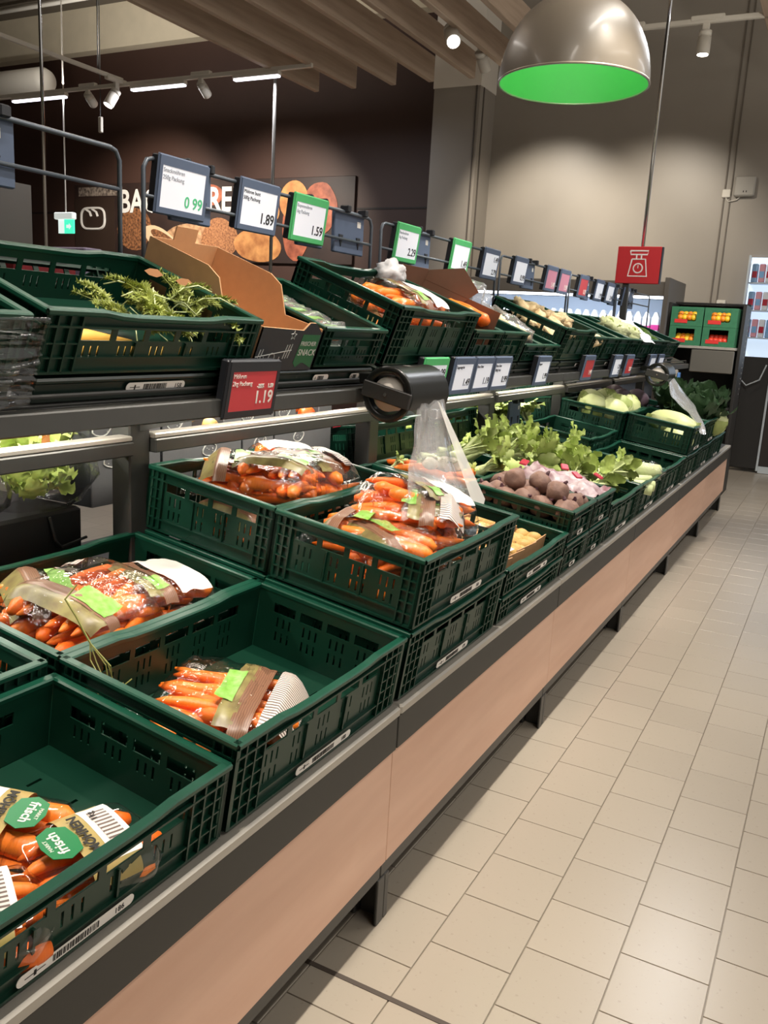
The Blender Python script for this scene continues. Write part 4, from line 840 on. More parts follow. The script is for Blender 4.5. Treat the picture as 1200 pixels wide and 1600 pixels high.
# ------------------------------------------------------------------ printed snack carton on the upper shelf
DGL = mat('grey_print', '#6a6b6e', .6, var=.15, scale=30)
DG = mat('dark_grey_print', '#34363a', .6, var=.15, scale=30)
CHALK = mat('chalk_white', '#d5d6d2', .6)
M = upM(.008, .05)
t = thing('snack_carton', 'kraft carton printed dark grey with chalk drawing and FRISCHER SNACK ribbon', 'carton', M)
put('base', MB().box(-.39, .0, 0, 0, .255, .003).mesh('base', KRAFT), t)
put('front_wall', MB().prism([(0, 0), (.255, 0), (.255, .10), (.215, .125), (.19, .125), (.17, .105), (.0, .11)], .004, T(-.004, 0, 0) @ FX).mesh('front_wall', KRAFT), t)
put('front_print', MB().prism([(0, 0), (.255, 0), (.255, .10), (.215, .125), (.19, .125), (.17, .105), (.0, .11)], .0006, T(.0004, 0, 0) @ FX).mesh('front_print', DG), t)
XZ = Matrix(((1, 0, 0, 0), (0, 0, 1, 0), (0, 1, 0, 0), (0, 0, 0, 1)))
side = [(-.39, 0), (0, 0), (0, .11), (-.06, .105), (-.12, .10), (-.16, .165), (-.2, .18), (-.39, .18)]
put('side_wall', MB().prism(side, .004, XZ).mesh('side_wall', KRAFT), t); put('side_wall', MB().prism(side, .004, T(0, .251, 0) @ XZ).mesh('side_wall', KRAFT), t)
put('back_wall', MB().box(-.39, .004, 0, -.386, .251, .18).box(-.39, .08, .18, -.386, .16, .215).mesh('back_wall', KRAFT), t)
put('side_print', MB().prism(side, .0005, T(0, .2552, 0) @ XZ).mesh('side_print', DG), t)
ch = MB(); circ = lambda cx, cy, r_, n_=18, a0=0, a1=2*math.pi: [(cx+r_*math.cos(a0+(a1-a0)*k/n_), cy+r_*math.sin(a0+(a1-a0)*k/n_)) for k in range(n_+1)]
ring(ch, circ(.065, .035, .032, 14, math.pi, 2*math.pi), .0012, closed=False); ring(ch, circ(.065, .032, .012), .001, closed=False)
ring(ch, [(.0, .034), (.14, .052)], .0012, closed=False)
for x in (.008, .018, .112, .122, .132): ring(ch, [(x, .018+x*.1), (x+.006, .052+x*.12)], .0012, closed=False)
ring(ch, [(.13+.012*(1 if k % 2 else .45)*math.sin(k*math.pi/5), .09-.012*(1 if k % 2 else .45)*math.cos(k*math.pi/5)) for k in range(10)], .0009)
put('chalk_drawing', ch.mesh('chalk_drawing', CHALK), t, T(.0016, 0, .002) @ FX)
put('ribbon', MB().prism([(.165, .02), (.25, .02), (.25, .095), (.172, .095)], .0006).prism([(.165, .02), (.2, .02), (.18, .008)], .0006).prism([(.21, .02), (.25, .02), (.25, .006)], .0006).mesh('ribbon', mat('ribbon_green', '#2f6b45', .5)), t, T(.0012, 0, 0) @ FX)
text(t, 'FRISCHER', .016, T(.0022, .172, .066) @ FX, CHALK); text(t, 'SNACK', .024, T(.0022, .172, .04) @ FX, CHALK)
for q, (x, y, z) in enumerate(((-.22, .02, .165), (-.14, .03, .10))):
    t = put('sugar_snap_leaf', MB().prism([(0, 0), (.012, .008), (.03, .01), (.045, 0), (.03, -.008), (.012, -.007)], .001).mesh('dry_leaf', mat('dry_leaf', '#c98f63', .6)), M=inM(UM[1], -.26+.05*q, .48+.05*q, .13, 60, 70, 0))
    tag(t, ['dry orange leaf sticking up behind the carrot greens, left one', 'dry orange leaf sticking up behind the carrot greens, right one'][q], 'leaf')
# stretch film around the crates at the left edge
tag(put('stretch_film', MB().grid(lambda i, j: (.016+.016*nz3((i*4, j*30, 1))+.008*nz3((i*14, j*60, 2)), .62*i, -.05+.165*j+.02*nz3((i*3, j*4, 4))), 60, 50).mesh('stretch_film', FILMS, True), M=UM[0] @ T(0, 0, 0)), 'clear stretch film wound around the crate at the left edge', 'film')

# ------------------------------------------------------------------ price rails and electronic price tags
def rail(y0, y1, label):
    t = thing('price_rail', label, 'price rail', T(SX-.01, 0, 0), group='price rails above the upper shelf')
    def arc(y, s): return [(0, y+s*.03, 1.79), (0, y+s*.012, 1.785), (0, y, 1.765)]
    P = [(0, y0, 1.3)] + arc(y0, 1)[::-1] + arc(y1, -1) + [(0, y1, 1.3)]
    put('frame', MB().tube(P, .0058, 8).mesh('frame', mat('rail_blue_grey', '#5a626c', .35, .3), True), t)
    put('lower_bar', MB().tube([(0, y0, 1.70), (0, y1, 1.70)], .005, 8).mesh('lower_bar', mat('rail_blue_grey', '#5a626c'), True), t)
for a, b, lb in ((-1.19, -.02, 'empty price rail at the upper left edge'), (.06, 1.225, 'price rail carrying the three nearest screens'), (1.30, 2.50, 'price rail carrying the green 2.29 and 1.49 tags'), (2.56, 3.74, 'price rail carrying the two pink tags'), (3.79, 4.99, 'price rail carrying the upper red tag'), (5.04, 6.24, 'price rail behind the scale sign')):
    rail(a, b, lb)
TGM = {}
def esl(M, label, w, h, frame, scr, lines, prices, group, pc=INK, nc=INK):
    t = thing('price_tag', label, 'price tag', M, group=group)
    k = (w, h, frame.name, scr.name)
    if k not in TGM:
        a = MB().cbox(-.004, 0, -h, .004, w, 0, .004)
        a.box(.004, .004, -.026, .0062, w-.004, -.004).box(.004, .004, -h+.004, .0062, w-.004, -h+.018).box(.004, .004, -h+.018, .0062, .015, -.026).box(.004, w-.015, -h+.018, .0062, w-.004, -.026)
        TGM[k] = (a.mesh('frame', frame), MB().box(.004, .0152, -h+.0182, .0052, w-.0152, -.0262).mesh('screen', scr), MB().cbox(-.026, .004, -h+.003, -.0042, w-.004, -.003, .003).mesh('housing', TAGDARK))
    f, s, b = TGM[k]; put('frame', f, t); sc = put('screen', s, t); put('housing', b, t)
    for q, tx in enumerate(lines): text(sc, tx, .0145, T(.0056, .018, -.041-.017*q) @ FX, nc, 'name_print')
    for q, (tx, size, yy, zz) in enumerate(prices): text(sc, tx, size, T(.0056, w-.018-yy, -h+.024+zz) @ FX, pc, 'price_print', 'RIGHT', .0006)
    return t
def tM(y, x=SX+.012, z=1.805, ti=8): return T(x, y, z) @ RY(ti)
GT = 'electronic price tags on the upper rail'
INKG = mat('green_digits', '#55c08a', .5); INKF = mat('faint_ink', '#9aa0a8', .5)
esl(tM(.09), 'large white price screen reading 0 99, nearest on the upper rail', .195, .145, TAGBLUE, SCRW, ['Snackmöhren', '250g Packung'], [('0 99', .04, 0, .004)], GT, INKG, INKF)
esl(tM(.42), 'blue-grey framed price screen reading 1.89, second on the upper rail', .195, .145, TAGBLUE, SCRW, ['Möhren bunt', '500g Packung'], [('1.89', .042, 0, .006)], GT)
esl(tM(.69), 'green-framed price screen reading 1.59, left of a bare tag back', .2, .145, TAGGREEN, SCRW, ['Rispenmöhren', '1kg Packung'], [('1.59', .04, 0, .006)], GT, nc=INKF)
esl(tM(1.39), 'green-framed price screen reading 2.29, first on the second rail', .2, .145, TAGGREEN, SCRW, ['Bundmöhren', '1kg Packung'], [('2.29', .04, 0, .006)], GT, nc=INKF)
esl(tM(1.92), 'farthest green-framed price screen on the upper rail, reading 1.49', .2, .145, TAGGREEN, SCRW, [], [('1.49', .04, 0, .006)], GT)
esl(tM(2.29), 'upper price screen with two prices, beside the second rail end', .2, .145, TAGBLUE, SCRW, [], [('1.49', .034, 0, .06), ('2.79', .034, 0, .002)], GT)
esl(tM(2.72), 'upper white price screen reading 0.99 beyond the second rail end', .2, .145, TAGBLUE, SCRW, [], [('0.99', .04, 0, .004)], GT)
esl(tM(3.26), 'pink price screen on the upper rail, the nearer of two', .2, .145, TAGBLUE, SCRP, [], [('1.49', .04, 0, .004)], GT, PWHITE)
esl(tM(3.52), 'pink price screen on the upper rail, the farther of two', .2, .145, TAGBLUE, SCRP, [], [('1.99', .04, 0, .004)], GT, PWHITE)
esl(tM(3.95), 'red price screen on the upper rail', .2, .145, TAGBLUE, SCRR, [], [('1.29', .04, 0, .004)], GT, PWHITE)
esl(tM(4.36), 'far white price screen on the upper rail, left of the scale sign', .2, .145, TAGBLUE, SCRW, [], [('1.99', .04, 0, .004)], GT)
esl(tM(4.67), 'far white price screen directly left of the scale sign', .2, .145, TAGBLUE, SCRW, [], [('2.49', .04, 0, .004)], GT)
esl(tM(5.18), 'last white price screen, below the scale sign', .2, .145, TAGBLUE, SCRW, [], [('1.79', .04, 0, .004)], GT)
def backplate(y, w, label, z=1.80, x=SX-.02):
    t = thing('tag_holder', label, 'price tag', T(x, y, z), group='rear faces of price tags')
    put('plate', MB().cbox(-.014, 0, -.145, .002, w, 0, .003).mesh('plate', TAGBLUE), t)
    put('hook', MB().prism([(w*.12, -.085), (w*.26, -.085), (w*.19, -.125)], .003, T(.002, 0, 0) @ FX).prism([(w*.72, -.085), (w*.86, -.085), (w*.79, -.125)], .003, T(.002, 0, 0) @ FX).mesh('hook', TAGDARK), t)
    put('clip', MB().cbox(-.006, w*.2, -.012, .03, w*.3, .012, .003).cbox(-.006, w*.8, -.012, .03, w*.9, .012, .003).mesh('clip', TAGDARK), t)
    put('sticker', MB().box(.002, w*.75, -.05, .0025, w*.87, -.03).mesh('sticker', PWHITE), t)
for y, w, lb in ((-.58, .27, 'blue-grey back of a price tag at the upper left edge'), (.17, .16, 'back of a price tag half hidden behind the 0 99 screen'), (.76, .15, 'back of a price tag half hidden behind the 1.59 screen'), (.985, .2, 'bare blue-grey tag back next to the rail corner'), (1.56, .19, 'tag back half hidden behind the 2.29 screen'), (2.93, .19, 'tag back right of the upper 0.99 screen'), (4.13, .15, 'tag back right of the upper red screen'), (4.86, .2, 'tag back left of the scale sign'), (5.45, .2, 'tag back right of the scale sign pole')):
    backplate(y, w, lb)
backplate(2.83, .17, 'blue-grey tag back hanging below the middle rail, above the greens', 1.05, SX+.01)
GF = 'electronic price tags on the shelf edge'
def sM(y): return T(-.40, y, 1.325) @ RY(10)
esl(sM(-.125), 'red price tag reading Möhren 2kg Packung 1.19', .195, .135, TAGDARK, SCRR, ['Möhren', '2kg Packung'], [('1.19', .042, 0, .010), ('-25%    1.59', .013, .004, .046)], GF, PWHITE, PWHITE)
esl(sM(.865), 'green-framed shelf tag reading 1.99, half behind the bag dispenser', .19, .135, TAGGREEN, SCRW, ['Bundmöhren', 'Packung'], [('1.99', .038, 0, .046), ('.19', .034, 0, .0)], GF)
esl(sM(1.11), 'white shelf tag reading 1.49, left of three in a row', .18, .135, TAGBLUE, SCRW, ['Suppengrün'], [('1.49', .036, 0, .008)], GF)
esl(sM(1.30), 'white shelf tag reading 1.19, middle of three in a row', .18, .135, TAGBLUE, SCRW, ['Rote Bete'], [('1.19', .036, 0, .008)], GF)
esl(sM(1.49), 'white shelf tag reading 0.99, right of three in a row', .19, .135, TAGBLUE, SCRW, ['Rote Bete', '500g Pack'], [('0.99', .036, 0, .008)], GF)
esl(sM(2.02), 'white shelf tag reading 1.99, standing alone', .18, .135, TAGBLUE, SCRW, ['Ingwer'], [('1.99', .036, 0, .008)], GF)
esl(sM(2.79), 'red shelf tag, the nearer of the two far red ones', .19, .135, TAGBLUE, SCRR, [], [('1.49', .036, 0, .008)], GF, PWHITE)
esl(sM(3.42), 'white shelf tag between the two far red ones', .19, .135, TAGBLUE, SCRW, [], [('1.29', .036, 0, .03), ('.17', .03, 0, 0)], GF)
esl(sM(3.74), 'red shelf tag, the farther of the two far red ones', .19, .135, TAGBLUE, SCRR, [], [('1.69', .036, 0, .008)], GF, PWHITE)
esl(sM(4.45), 'far white shelf tag beside the second bag dispenser', .19, .135, TAGBLUE, SCRW, [], [], GF)
esl(sM(4.75), 'last white shelf tag beyond the second bag dispenser', .19, .135, TAGBLUE, SCRW, [], [], GF)

# ------------------------------------------------------------------ bag dispensers and produce bags
def dispenser(loc, label, sc=1.):
    t = thing('bag_dispenser', label, 'bag dispenser', T(*loc) @ SC(sc), group='produce bag dispensers')
    bp = mat('black_plastic', '#171817', .3, spec=.5)
    def f(i, j):
        a = R(-52+284*i); r_ = (.077, .074, .074, .077)[int(round(j*3))] ; return (r_*math.cos(a), (0, 0, .24, .24)[int(round(j*3))], r_*math.sin(a))
    put('shell', MB().grid(lambda i, j: (.077*math.cos(R(-30+280*i)), .235*j, .077*math.sin(R(-30+280*i))), 40, 2).grid(lambda i, j: (.0745*math.cos(R(-30+280*i)), .235*j, .0745*math.sin(R(-30+280*i))), 40, 2).mesh('shell', bp, True), t)
    put('end_ring', MB().grid(lambda i, j: ((.066+.012*math.cos(j*6.283)*.9)*math.cos(i*6.283), .006*math.sin(j*6.283), (.066+.012*math.cos(j*6.283)*.9)*math.sin(i*6.283)), 40, 8, True, True).mesh('end_ring', bp, True), t)
    put('bracket_bar', MB().cbox(-.075, -.012, -.022, .075, -.004, .022, .003, RY(12)).mesh('bracket_bar', mat('dark_bar', '#3a3a3a', .4)), t)
    put('screw', MB().tube([(0, -.016, 0), (0, -.011, 0)], .005, 10).mesh('screw', STEEL), t)
    put('bag_roll', MB().tube([(0, .004, 0), (0, .23, 0)], .047, 28).mesh('bag_roll', mat('roll_white', '#c9c2ba', .7), True), t)
    put('cutting_hook', MB().cbox(.06, .09, -.075, .075, .11, -.035, .003).cbox(.05, .16, -.07, .08, .20, -.045, .004).mesh('cutting_hook', STEEL), t)
    put('mount', MB().cbox(-.12, .05, .02, -.06, .18, .05, .003).mesh('mount', bp), t)
dispenser((-.30, .43, 1.235), 'black roll dispenser for produce bags mounted at the upper shelf edge, in front')
dispenser((-.30, 4.2, 1.20), 'second roll dispenser for produce bags at the far end of the shelf')
def hang_bag(pts, label, m=FILMW):   # pts: rows of (left point, right point) from top to bottom
    def f(i, j, o):
        k = i*(len(pts)-1); a = min(int(k), len(pts)-2); w = k-a
        l_ = Vector(pts[a][0]).lerp(Vector(pts[a+1][0]), w); r_ = Vector(pts[a][1]).lerp(Vector(pts[a+1][1]), w); p = l_.lerp(r_, j)
        fold = .012*math.sin(j*9+i*3+o)+.018*nz3((j*3, i*5, o*2.))
        return (p.x+fold*(.3+i)*.9+o*.006, p.y, p.z+.01*nz3((j*4, i*4, 7+o)))
    t = thing('produce_bag', label, 'produce bag')
    for o in (0, 1): put('film_layer', MB().grid(lambda i, j: f(i, j, o), 28, 26).mesh('film_layer', m, True), t)
    return t
hang_bag([((-.235, .49, 1.215), (-.225, .63, 1.22)), ((-.215, .42, 1.13), (-.205, .645, 1.12)), ((-.19, .34, 1.05), (-.17, .66, 1.03)), ((-.15, .27, 1.0), (-.13, .665, .965)), ((-.115, .19, .955), (-.10, .66, .925))], 'clear thin produce bag hanging from the front dispenser over the carrot bags')
tag(put('bag_strip', MB().grid(lambda i, j: (-.222+.12*i+.01*math.sin(j*3), .60+.055*i+.075*(j-.5)*(.35+i), 1.205-.275*i+.012*math.cos(j*5)), 16, 6).mesh('bag_strip', mat('white_film', '#d8d6d0', .35, alpha=.75), True)), 'white opaque folded edge strip of the hanging produce bag', 'produce bag')
hang_bag([((-.23, 4.25, 1.16), (-.23, 4.40, 1.18)), ((-.17, 4.0, 1.08), (-.16, 4.42, 1.10)), ((-.06, 4.02, .99), (-.06, 4.35, 1.01)), ((.03, 3.98, .92), (.03, 4.10, .93)), ((.06, 3.9, .87), (.06, 3.96, .88))], 'clear twisted produce bag hanging from the far dispenser onto the cabbages')

# ------------------------------------------------------------------ rear side of the gondola: cartons, bagged lettuce
def printed_carton(x, y0, y1, z0, z1, label, goods, win=True):
    t = thing('printed_carton', label, 'carton', T(x, y0, z0), group='dark printed cartons on the rear side'); w, h = y1-y0, z1-z0
    hole = [(w*.34, w*.76, h*.58, h*.92)] if win else []
    put('front_wall', MB().plate(w, 0, h, hole, -.004, 0, lambda u, q, z: (q, u, z)).mesh('front_wall', DGL), t)
    put('side_wall', MB().box(-.28, 0, 0, -.0045, .004, h).mesh('side_wall', DG), t); put('side_wall', MB().box(-.28, w-.004, 0, -.0045, w, h).mesh('side_wall', DG), t)
    put('back_wall', MB().box(-.28, .0045, .0, -.276, w-.0045, h).mesh('back_wall', KRAFT), t); put('base', MB().box(-.275, .0045, 0, -.0045, w-.0045, .004).mesh('base', KRAFT), t)
    c = MB(); r_ = random.Random(int(y0*100))
    for q in range(3):
        cx, cy = (w*.14, r_.uniform(.05, w-.05), w*.88)[q], (h*.72, h*.42, h*.88)[q]; ring(c, [(cx+.032*math.cos(a)*(1+.15*math.sin(2*a)), cy+.02*math.sin(a)) for a in [k*2*math.pi/14 for k in range(14)]], .0022)
        for q2 in range(5): c.box(0, 0, 0, .004, .002, .001, T(cx+r_.uniform(-.02, .02), cy+r_.uniform(-.01, .01), 0))
    put('chalk_drawing', c.mesh('chalk_drawing', CHALK), t, T(.0015, 0, 0) @ FX)
    for q in range(9): put('tuber', goods[q % len(goods)], t, T(-.05-.05*(q//5), w*.18+w*.14*(q % 5), h*.50+.04*(q % 3)) @ RZ(q*40))
ORG = [lump(.034, .034, .032, k+80, .05, 2, mat('clementine', '#ef6a1c', .4, var=.3, scale=30, bump=.2, bscale=80), 'tuber') for k in range(2)]
printed_carton(-.93, -.02, .24, .90, 1.19, 'dark printed potato carton on the rear side, left of the post', POTM)
printed_carton(-.93, .25, .62, .88, 1.19, 'dark printed potato carton on the rear side, right of the first post', POTM)
printed_carton(-.93, .63, .80, .88, 1.19, 'narrow dark printed carton on the rear side behind the red price tag', POTM, False)
printed_carton(-.93, .81, 1.18, .88, 1.19, 'dark printed carton with orange clementines on the rear side', ORG)
tag(put('red_card', MB().cbox(-.93, 1.19, 1.02, -.925, 1.25, 1.09, .002).mesh('red_card', redm)), 'small red card on the rear side next to the clementine carton', 'card')
t = thing('black_bin', 'black plastic tray on the rear side, left of the dark post, under the bagged lettuce', 'tray', T(-.9, -.62, .66))
put('wall', MB().cbox(-.4, 0, 0, 0, .54, .26, .008).mesh('wall', mat('black_tray', '#1d1c1b', .45)), t)
put('handle', MB().tube([(.005, .43, .25), (.012, .44, .19), (.012, .46, .17), (.012, .54, .18)], .004, 6).tube([(.005, .33, .06), (.012, .40, .075), (.012, .42, .11)], .004, 6).mesh('handle', BLACKM), t)
LT = [leaf_mesh(.11, .1, .016, k, .5, LEAFY, 'leaf') for k in range(3)]
for q, (y, z) in enumerate(((-.42, 1.02), (-.15, 1.02))):
    t = thing('bagged_lettuce', ['film bag of green lettuce on the black tray at the left edge', 'film bag of green lettuce on the black tray beside the post'][q], 'lettuce', T(-.99, y, z), group='bagged lettuce on the rear side')
    for k in range(34): put('leaf', LT[k % 3], t, T(rnd.uniform(-.03, .05), rnd.uniform(-.09, .09), rnd.uniform(-.08, .05)) @ RZ(rnd.uniform(0, 360)) @ RY(rnd.uniform(-40, 20)) @ SC(rnd.uniform(.5, .75)))
    put('film', lump(.14, .16, .12, q+4, .25, 3, FILM, 'film', 24, 16), t)
t = thing('amber_bottle', 'amber patterned package leaning behind the bagged lettuce', 'package', T(-1.08, .0, 1.06) @ RX(35)); put('body', MB().cbox(-.04, -.09, -.05, .04, .09, .05, .015).mesh('body', mat('amber_pack', '#a5671c', .4, var=.9, scale=14, col2='#5a3018')), t)
put('band', MB().cbox(-.042, .05, -.052, .042, .07, .052, .004).mesh('band', mat('amber_band', '#e0a030', .4)), t)
for q in range(9):
    leafy(rearM(3.0, 0, 1) @ T(-.08-.12*(q % 3), .1+.2*(q//3), .16) @ RY(-85), 'yellow-green lettuce head in the rear side crate', 'lettuce on the rear side', 9, 'lettuce', 'lettuce_head', .8, LT)
for q in range(6):
    leafy(rearM(3.75, 0, 1) @ T(-.1-.14*(q % 2), .1+.2*(q//2), .14) @ RY(-85), 'red lettuce head low on the rear side behind the far post', 'red lettuce on the rear side', 8, 'lettuce', 'red_lettuce_head', .8, [leaf_mesh(.1, .09, .014, 5, .5, LEAFR, 'leaf')])
for q in range(6):
    leafy(rearM(2.38, .0, 1) @ T(-.1-.14*(q % 2), .1+.2*(q//2), .10) @ RY(-85), 'pale lettuce head on the rear side behind the celery', 'pale lettuce on the rear side', 8, 'lettuce', 'lettuce_head', .85, LT)
PK = [mat('purple_pack', '#6f6580', .5, var=.5, scale=20, col2='#a39ab0'), mat('red_pack', '#7d2228', .4, var=.6, scale=20, col2='#3d1418')]
for q, (y, w, h, mm, lb) in enumerate([(.40, .16, .045, 0, 'purple paper pack on the rear upper shelf, left'), (.58, .14, .06, 0, 'purple paper pack on the rear upper shelf, right'), (-.1, .2, .06, 1, 'dark red pack on the rear upper shelf at the left edge'), (.13, .07, .08, 0, 'narrow purple pack beside the dark red pack'), (.75, .12, .05, 0, 'purple pack behind the price rail post')]):
    tag(put('paper_pack', MB().cbox(-1.25, y, 1.40, -1.10, y+w, 1.50+h, .004).mesh('paper_pack', PK[mm])), lb, 'pack', 'packs on the rear upper shelf')

# ------------------------------------------------------------------ scale sign with rod
t = thing('scale_sign', 'square red sign with a white scale symbol on a dark pole', 'sign', T(-.72, 5.2, 1.83))
put('panel', MB().cbox(-.16, -.02, 0, .165, .02, .27, .004).mesh('panel', mat('sign_red', '#c22a30', .4)), t)
put('side_edge', MB().box(.1652, -.019, .004, .172, .03, .268).mesh('side_edge', TAGDARK), t)
sg = MB(); ring(sg, [(-.075, .115), (.075, .115), (.068, .085), (-.068, .085)], .0065); ring(sg, [(-.02, .083), (-.02, .05)], .006, closed=False); ring(sg, [(.02, .083), (.02, .05)], .006, closed=False)
ring(sg, [(-.055, .048), (.055, .048), (.078, -.09), (-.078, -.09)], .0065); ring(sg, circ(0, -.025, .037), .006, closed=False); ring(sg, [(0, -.025), (0, .0)], .004, closed=False)
put('scale_symbol', sg.mesh('scale_symbol', PWHITE), t, T(.002, -.0205, .135) @ FY @ SC(.9, .9, .35))
put('pole', MB().cbox(-.105, .0, -.9, -.055, .04, .0, .004).mesh('pole', BLACKM), t)
bar('chrome_rod', 'chrome rod rising from the red scale sign to the ceiling', 'rod', (-.71, 5.23, 2.10), (-.71, 5.23, 6.1), .014, STEEL)

# ------------------------------------------------------------------ refrigerated shelf at the back wall
t = thing('refrigerated_shelf', 'long lit refrigerated shelf with grey canopy against the back wall', 'refrigerator', T(-3.58, 8.35, 0))
FG = mat('fridge_grey', '#6b655d', .5); FI = mat('fridge_inside', '#c9d6ea', .5)
put('canopy', MB().cbox(0, -.35, 1.88, 2.55, .6, 2.03, .006).mesh('canopy', FG), t)
put('back_panel', MB().box(0, .55, .1, 2.55, .6, 1.88).mesh('back_panel', FI), t)
put('end_panel', MB().cbox(2.5505, -.4, .05, 2.60, .6, 2.07, .005).mesh('end_panel', FG), t); put('end_panel', MB().cbox(-.05, -.4, .05, -.0005, .6, 2.03, .005).mesh('end_panel', FG), t)
put('base', MB().cbox(0, -.35, 0, 2.55, .6, .35, .006).mesh('base', FG), t)
for z in (.75, 1.12, 1.45): put('shelf', MB().cbox(.0, .0, z, 2.55, .55, z+.025, .003).mesh('shelf', mat('fridge_shelf', '#3a3f4a', .4)), t); 
put('light_bar', MB().cbox(.02, -.28, 1.855, 2.53, -.22, 1.8795, .004).mesh('light_bar', mat('fridge_led', '#eaf2ff', .4, emit=7.)), t)
lamp('fridge_light', 'AREA', (-2.3, 8.12, 1.84), 13, (.8, .9, 1.), (R(35), 0, 0), shape='RECTANGLE', size=2.4, size_y=.06)
BT = MB().cbox(-.04, -.04, 0, .04, .04, .15, .006).prism([(-.035, .15), (.035, .15), (.012, .19), (-.012, .19)], .07, T(0, .035, 0) @ Matrix(((1, 0, 0, 0), (0, 0, -1, 0), (0, 1, 0, 0), (0, 0, 0, 1))))
PM = [BT.mesh('carton_body', mat('milk_white', '#eceef2', .4)), BT.mesh('carton_body', mat('milk_blue', '#7fb2e0', .4)), BT.mesh('carton_body', mat('yog_pink', '#e887b8', .4))]
BAND = MB().box(-.041, -.041, .03, .041, .041, .075); BN = [BAND.mesh('band', mat('band_blue', '#4f9ad4', .4)), BAND.mesh('band', mat('band_pink', '#e0489a', .4)), BAND.mesh('band', mat('band_white', '#f2f2f5', .4))]
for sh, z in ((0, 1.476), (1, 1.146)):
    for q in range(26):
        x = -3.52+.098*q; k = 0 if x < -2.2 else (2 if x > -1.5 else rnd.choice((0, 0, 2)))
        t = thing('drink_carton', 'white and blue carton on the refrigerated shelf' if k == 0 else 'pink and white pack at the right end of the refrigerated shelf', 'carton', T(x, 8.42, z) @ SC(1, 1, 1.3), group='cartons in the refrigerated shelf, ' + ('white' if k == 0 else 'pink'))
        put('carton_body', PM[0], t); put('band', BN[0 if k == 0 else 1], t, T(0, 0, 0 if q % 2 else .01))

# ------------------------------------------------------------------ dark rack with fruit boxes at the counter end
t = thing('fruit_rack', 'dark perforated rack with fruit boxes at the counter end', 'rack', T(-.79, 7.0, 0))
RK = mat('rack_black', '#211f1d', .5)
put('back_panel', MB().cbox(0, .42, .1, .69, .45, 1.78, .004).mesh('back_panel', RK), t)
put('side_panel', MB().cbox(.66, .0, 0, .69, .45, 1.78, .004).mesh('side_panel', RK), t); put('side_panel', MB().cbox(0, .0, 0, .03, .45, 1.78, .004).mesh('side_panel', RK), t)
put('top_strip', MB().cbox(.0, .35, 1.782, .69, .45, 1.80, .004).mesh('top_strip', RK), t)
put('upper_shelf', MB().cbox(.031, -.16, 1.365, .659, .41, 1.39, .004).mesh('upper_shelf', ALU), t)
put('drawer_front', MB().cbox(.28, -.155, 1.155, .655, -.12, 1.36, .006).mesh('drawer_front', mat('drawer_grey', '#6d6a63', .35, .3)), t)
put('lower_shelf', MB().cbox(.031, -.1, .82, .659, .41, .84, .004).mesh('lower_shelf', RK), t)
ho = MB().box(.6895, .3, 0, .6915, .32, .015).mesh('perforation', mat('perforation_grey', '#8a8a86', .5))
for k in range(16): put('perforation', ho, t, T(0, 0, .95+.05*k))
BG = mat('fruit_box_green', '#2c6a4a', .55, var=.3, scale=25, col2='#3f8a5f')
FRU = [lump(.032, .032, .03, k+90, .06, 2, mat(('fruit_yellow', 'fruit_orange', 'fruit_red')[k], ('#f0c22e', '#ee8a24', '#d8402a')[k], .4), 'fruit') for k in range(3)]
for q, (x, z, lb) in enumerate([(-.73, 1.392, 'green fruit box on the rack, lower left'), (-.73, 1.566, 'green fruit box on the rack, upper left with yellow bags'), (-.435, 1.392, 'green fruit box on the rack, lower right'), (-.435, 1.566, 'green fruit box on the rack, upper right with orange bags'), (-.60, .842, 'green fruit box low on the rack behind the savoy')]):
    w, h = .285, .172; t = thing('fruit_box', lb, 'fruit box', T(x, 6.86, z), group='green fruit boxes on the rack')
    put('front_wall', MB().plate(w, 0, h, [(.06, .225, .045, .15)], -.004, 0, lambda u, w_, zz: (u, w_, zz)).mesh('front_wall', BG), t)
    put('body', MB().box(0, .001, 0, .004, .38, h).box(w-.004, .001, 0, w, .38, h).box(.004, .376, 0, w-.004, .38, h).box(.004, .001, 0, w-.004, .376, .004).mesh('body', BG), t)
    put('red_tag', MB().cbox(.035, -.007, .025, .15, -.0042, .06, .001).mesh('red_tag', mat('box_red', '#d2322e', .5)), t)
    for k in range(8): put('fruit', FRU[(k+q) % 2 if q != 2 else 2], t, T(.075+.04*(k % 4), .04+.05*(k//4), (.05 if q in (0, 2) else .075)+.03*(k//4)))
t = thing('scale_column', 'grey rounded column with blue side below the rack drawer', 'column', T(-.62, 6.75, .56)); put('body', MB().cbox(-.03, -.03, 0, .03, .06, .62, .025).mesh('body', mat('column_grey', '#9c968c', .5)), t); put('side_strip', MB().cbox(.0305, -.02, 0, .05, .05, .58, .004).mesh('side_strip', mat('column_blue', '#5f8fd0', .4)), t)
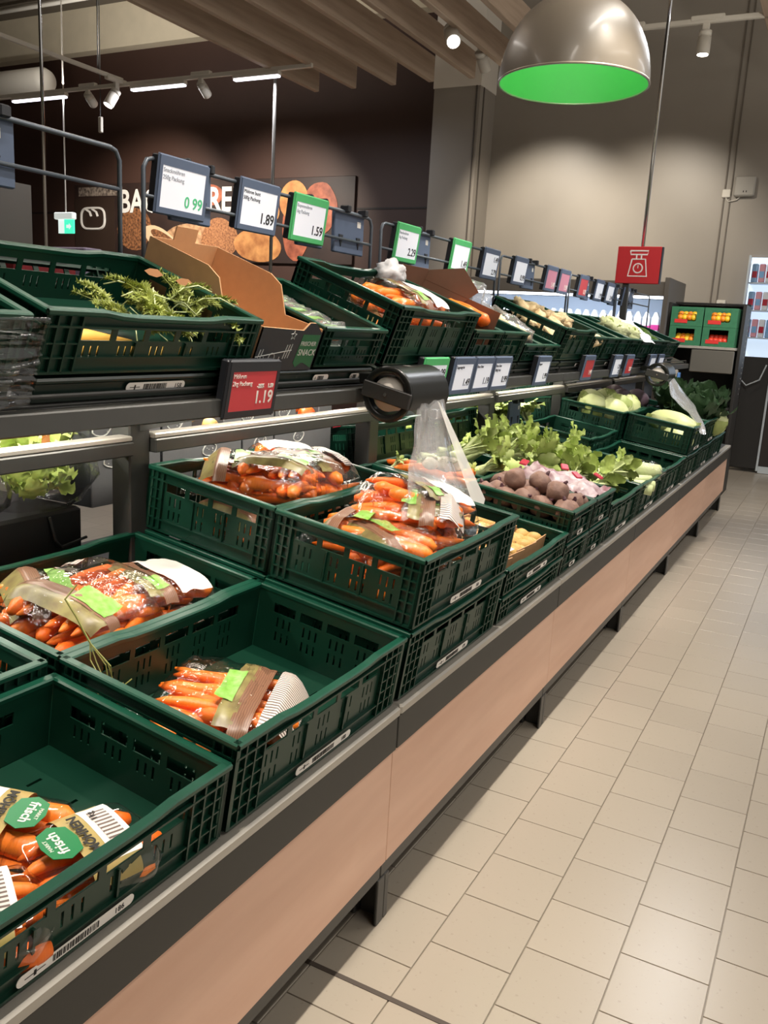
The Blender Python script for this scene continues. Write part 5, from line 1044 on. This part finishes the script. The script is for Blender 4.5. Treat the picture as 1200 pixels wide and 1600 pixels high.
# ------------------------------------------------------------------ cooler with glass doors at the right
t = thing('glass_cooler', 'lit glass-door cooler with black lower front at the right edge', 'cooler', T(-.33, 9.0, 0))
put('black_front', MB().cbox(0, -.02, .04, .36, .04, 1.30, .006).mesh('black_front', RK), t); put('black_front', MB().cbox(.385, -.02, .08, 1.6, .04, 1.22, .006).mesh('black_front', mat('cooler_brown_black', '#2b2421', .5)), t)
put('frame', MB().cbox(.361, -.03, .02, .384, .04, 2.4, .003).mesh('frame', mat('cooler_frame', '#cfd8de', .3, .4)), t); put('frame', MB().cbox(-.02, -.03, 1.305, .0, .04, 2.4, .003).mesh('frame', mat('cooler_frame', '#cfd8de')), t)
put('sill', MB().cbox(.385, -.03, .0, 1.6, .04, .079, .003).mesh('sill', mat('cooler_frame', '#cfd8de')), t)
put('glass', MB().box(.0, .0, 1.305, .36, .006, 2.4).mesh('glass', FILM2), t)
put('inner_wall', MB().box(-.02, .28, 1.22, 1.6, .29, 2.4).mesh('inner_wall', mat('cooler_glow', '#cfe0f2', .5, emit=1.0)), t)
for z in (1.5, 1.8, 2.1): put('shelf', MB().cbox(0, .05, z, 1.6, .27, z+.015, .002).mesh('shelf', mat('cooler_shelf', '#c4d0da', .4)), t)
put('cable', MB().tube([(.02, -.04, 1.24), (.03, -.06, 1.08), (.14, -.08, .98), (.27, -.06, 1.05), (.32, -.04, 1.22)], .008, 8).mesh('cable', mat('cable_grey', '#aab0b4', .4), True), t)
for z in (1.515, 1.815, 2.115):
    for q in range(5):
        b = thing('cooler_pack', 'blue and pink packaged goods inside the glass cooler', 'pack', T(-.28+.075*q, 9.1, z), group='packs in the glass cooler'); put('body', MB().cbox(-.032, -.03, 0, .032, .05, .2, .008).mesh('body', [mat('cp_blue', '#8fb6dd', .4), mat('cp_pink', '#d79aa8', .4), mat('cp_white', '#e2e8ee', .4)][(q+int(z*10)) % 3]), b); put('print', MB().box(-.025, -.0315, .05, .025, -.0305, .12).mesh('print', PM[1].materials[0] if q % 2 else redm), b)
t = thing('wall_switch', 'white light switch on the grey wall beside the rack', 'switch', T(-.62, 9.3, 1.86)); put('body', MB().cbox(-.05, -.03, -.06, .05, 0, .06, .006).mesh('body', WHITE), t); put('rocker', MB().cbox(-.02, -.036, -.03, .02, -.0302, .03, .003).mesh('rocker', mat('rocker_grey', '#b8b2a6', .5)), t)
tag(put('wall_rail', MB().cbox(-.6, 9.24, 1.30, -.35, 9.299, 1.34, .004).mesh('wall_rail', ALU)), 'short metal bumper rail on the wall beside the cooler', 'rail')
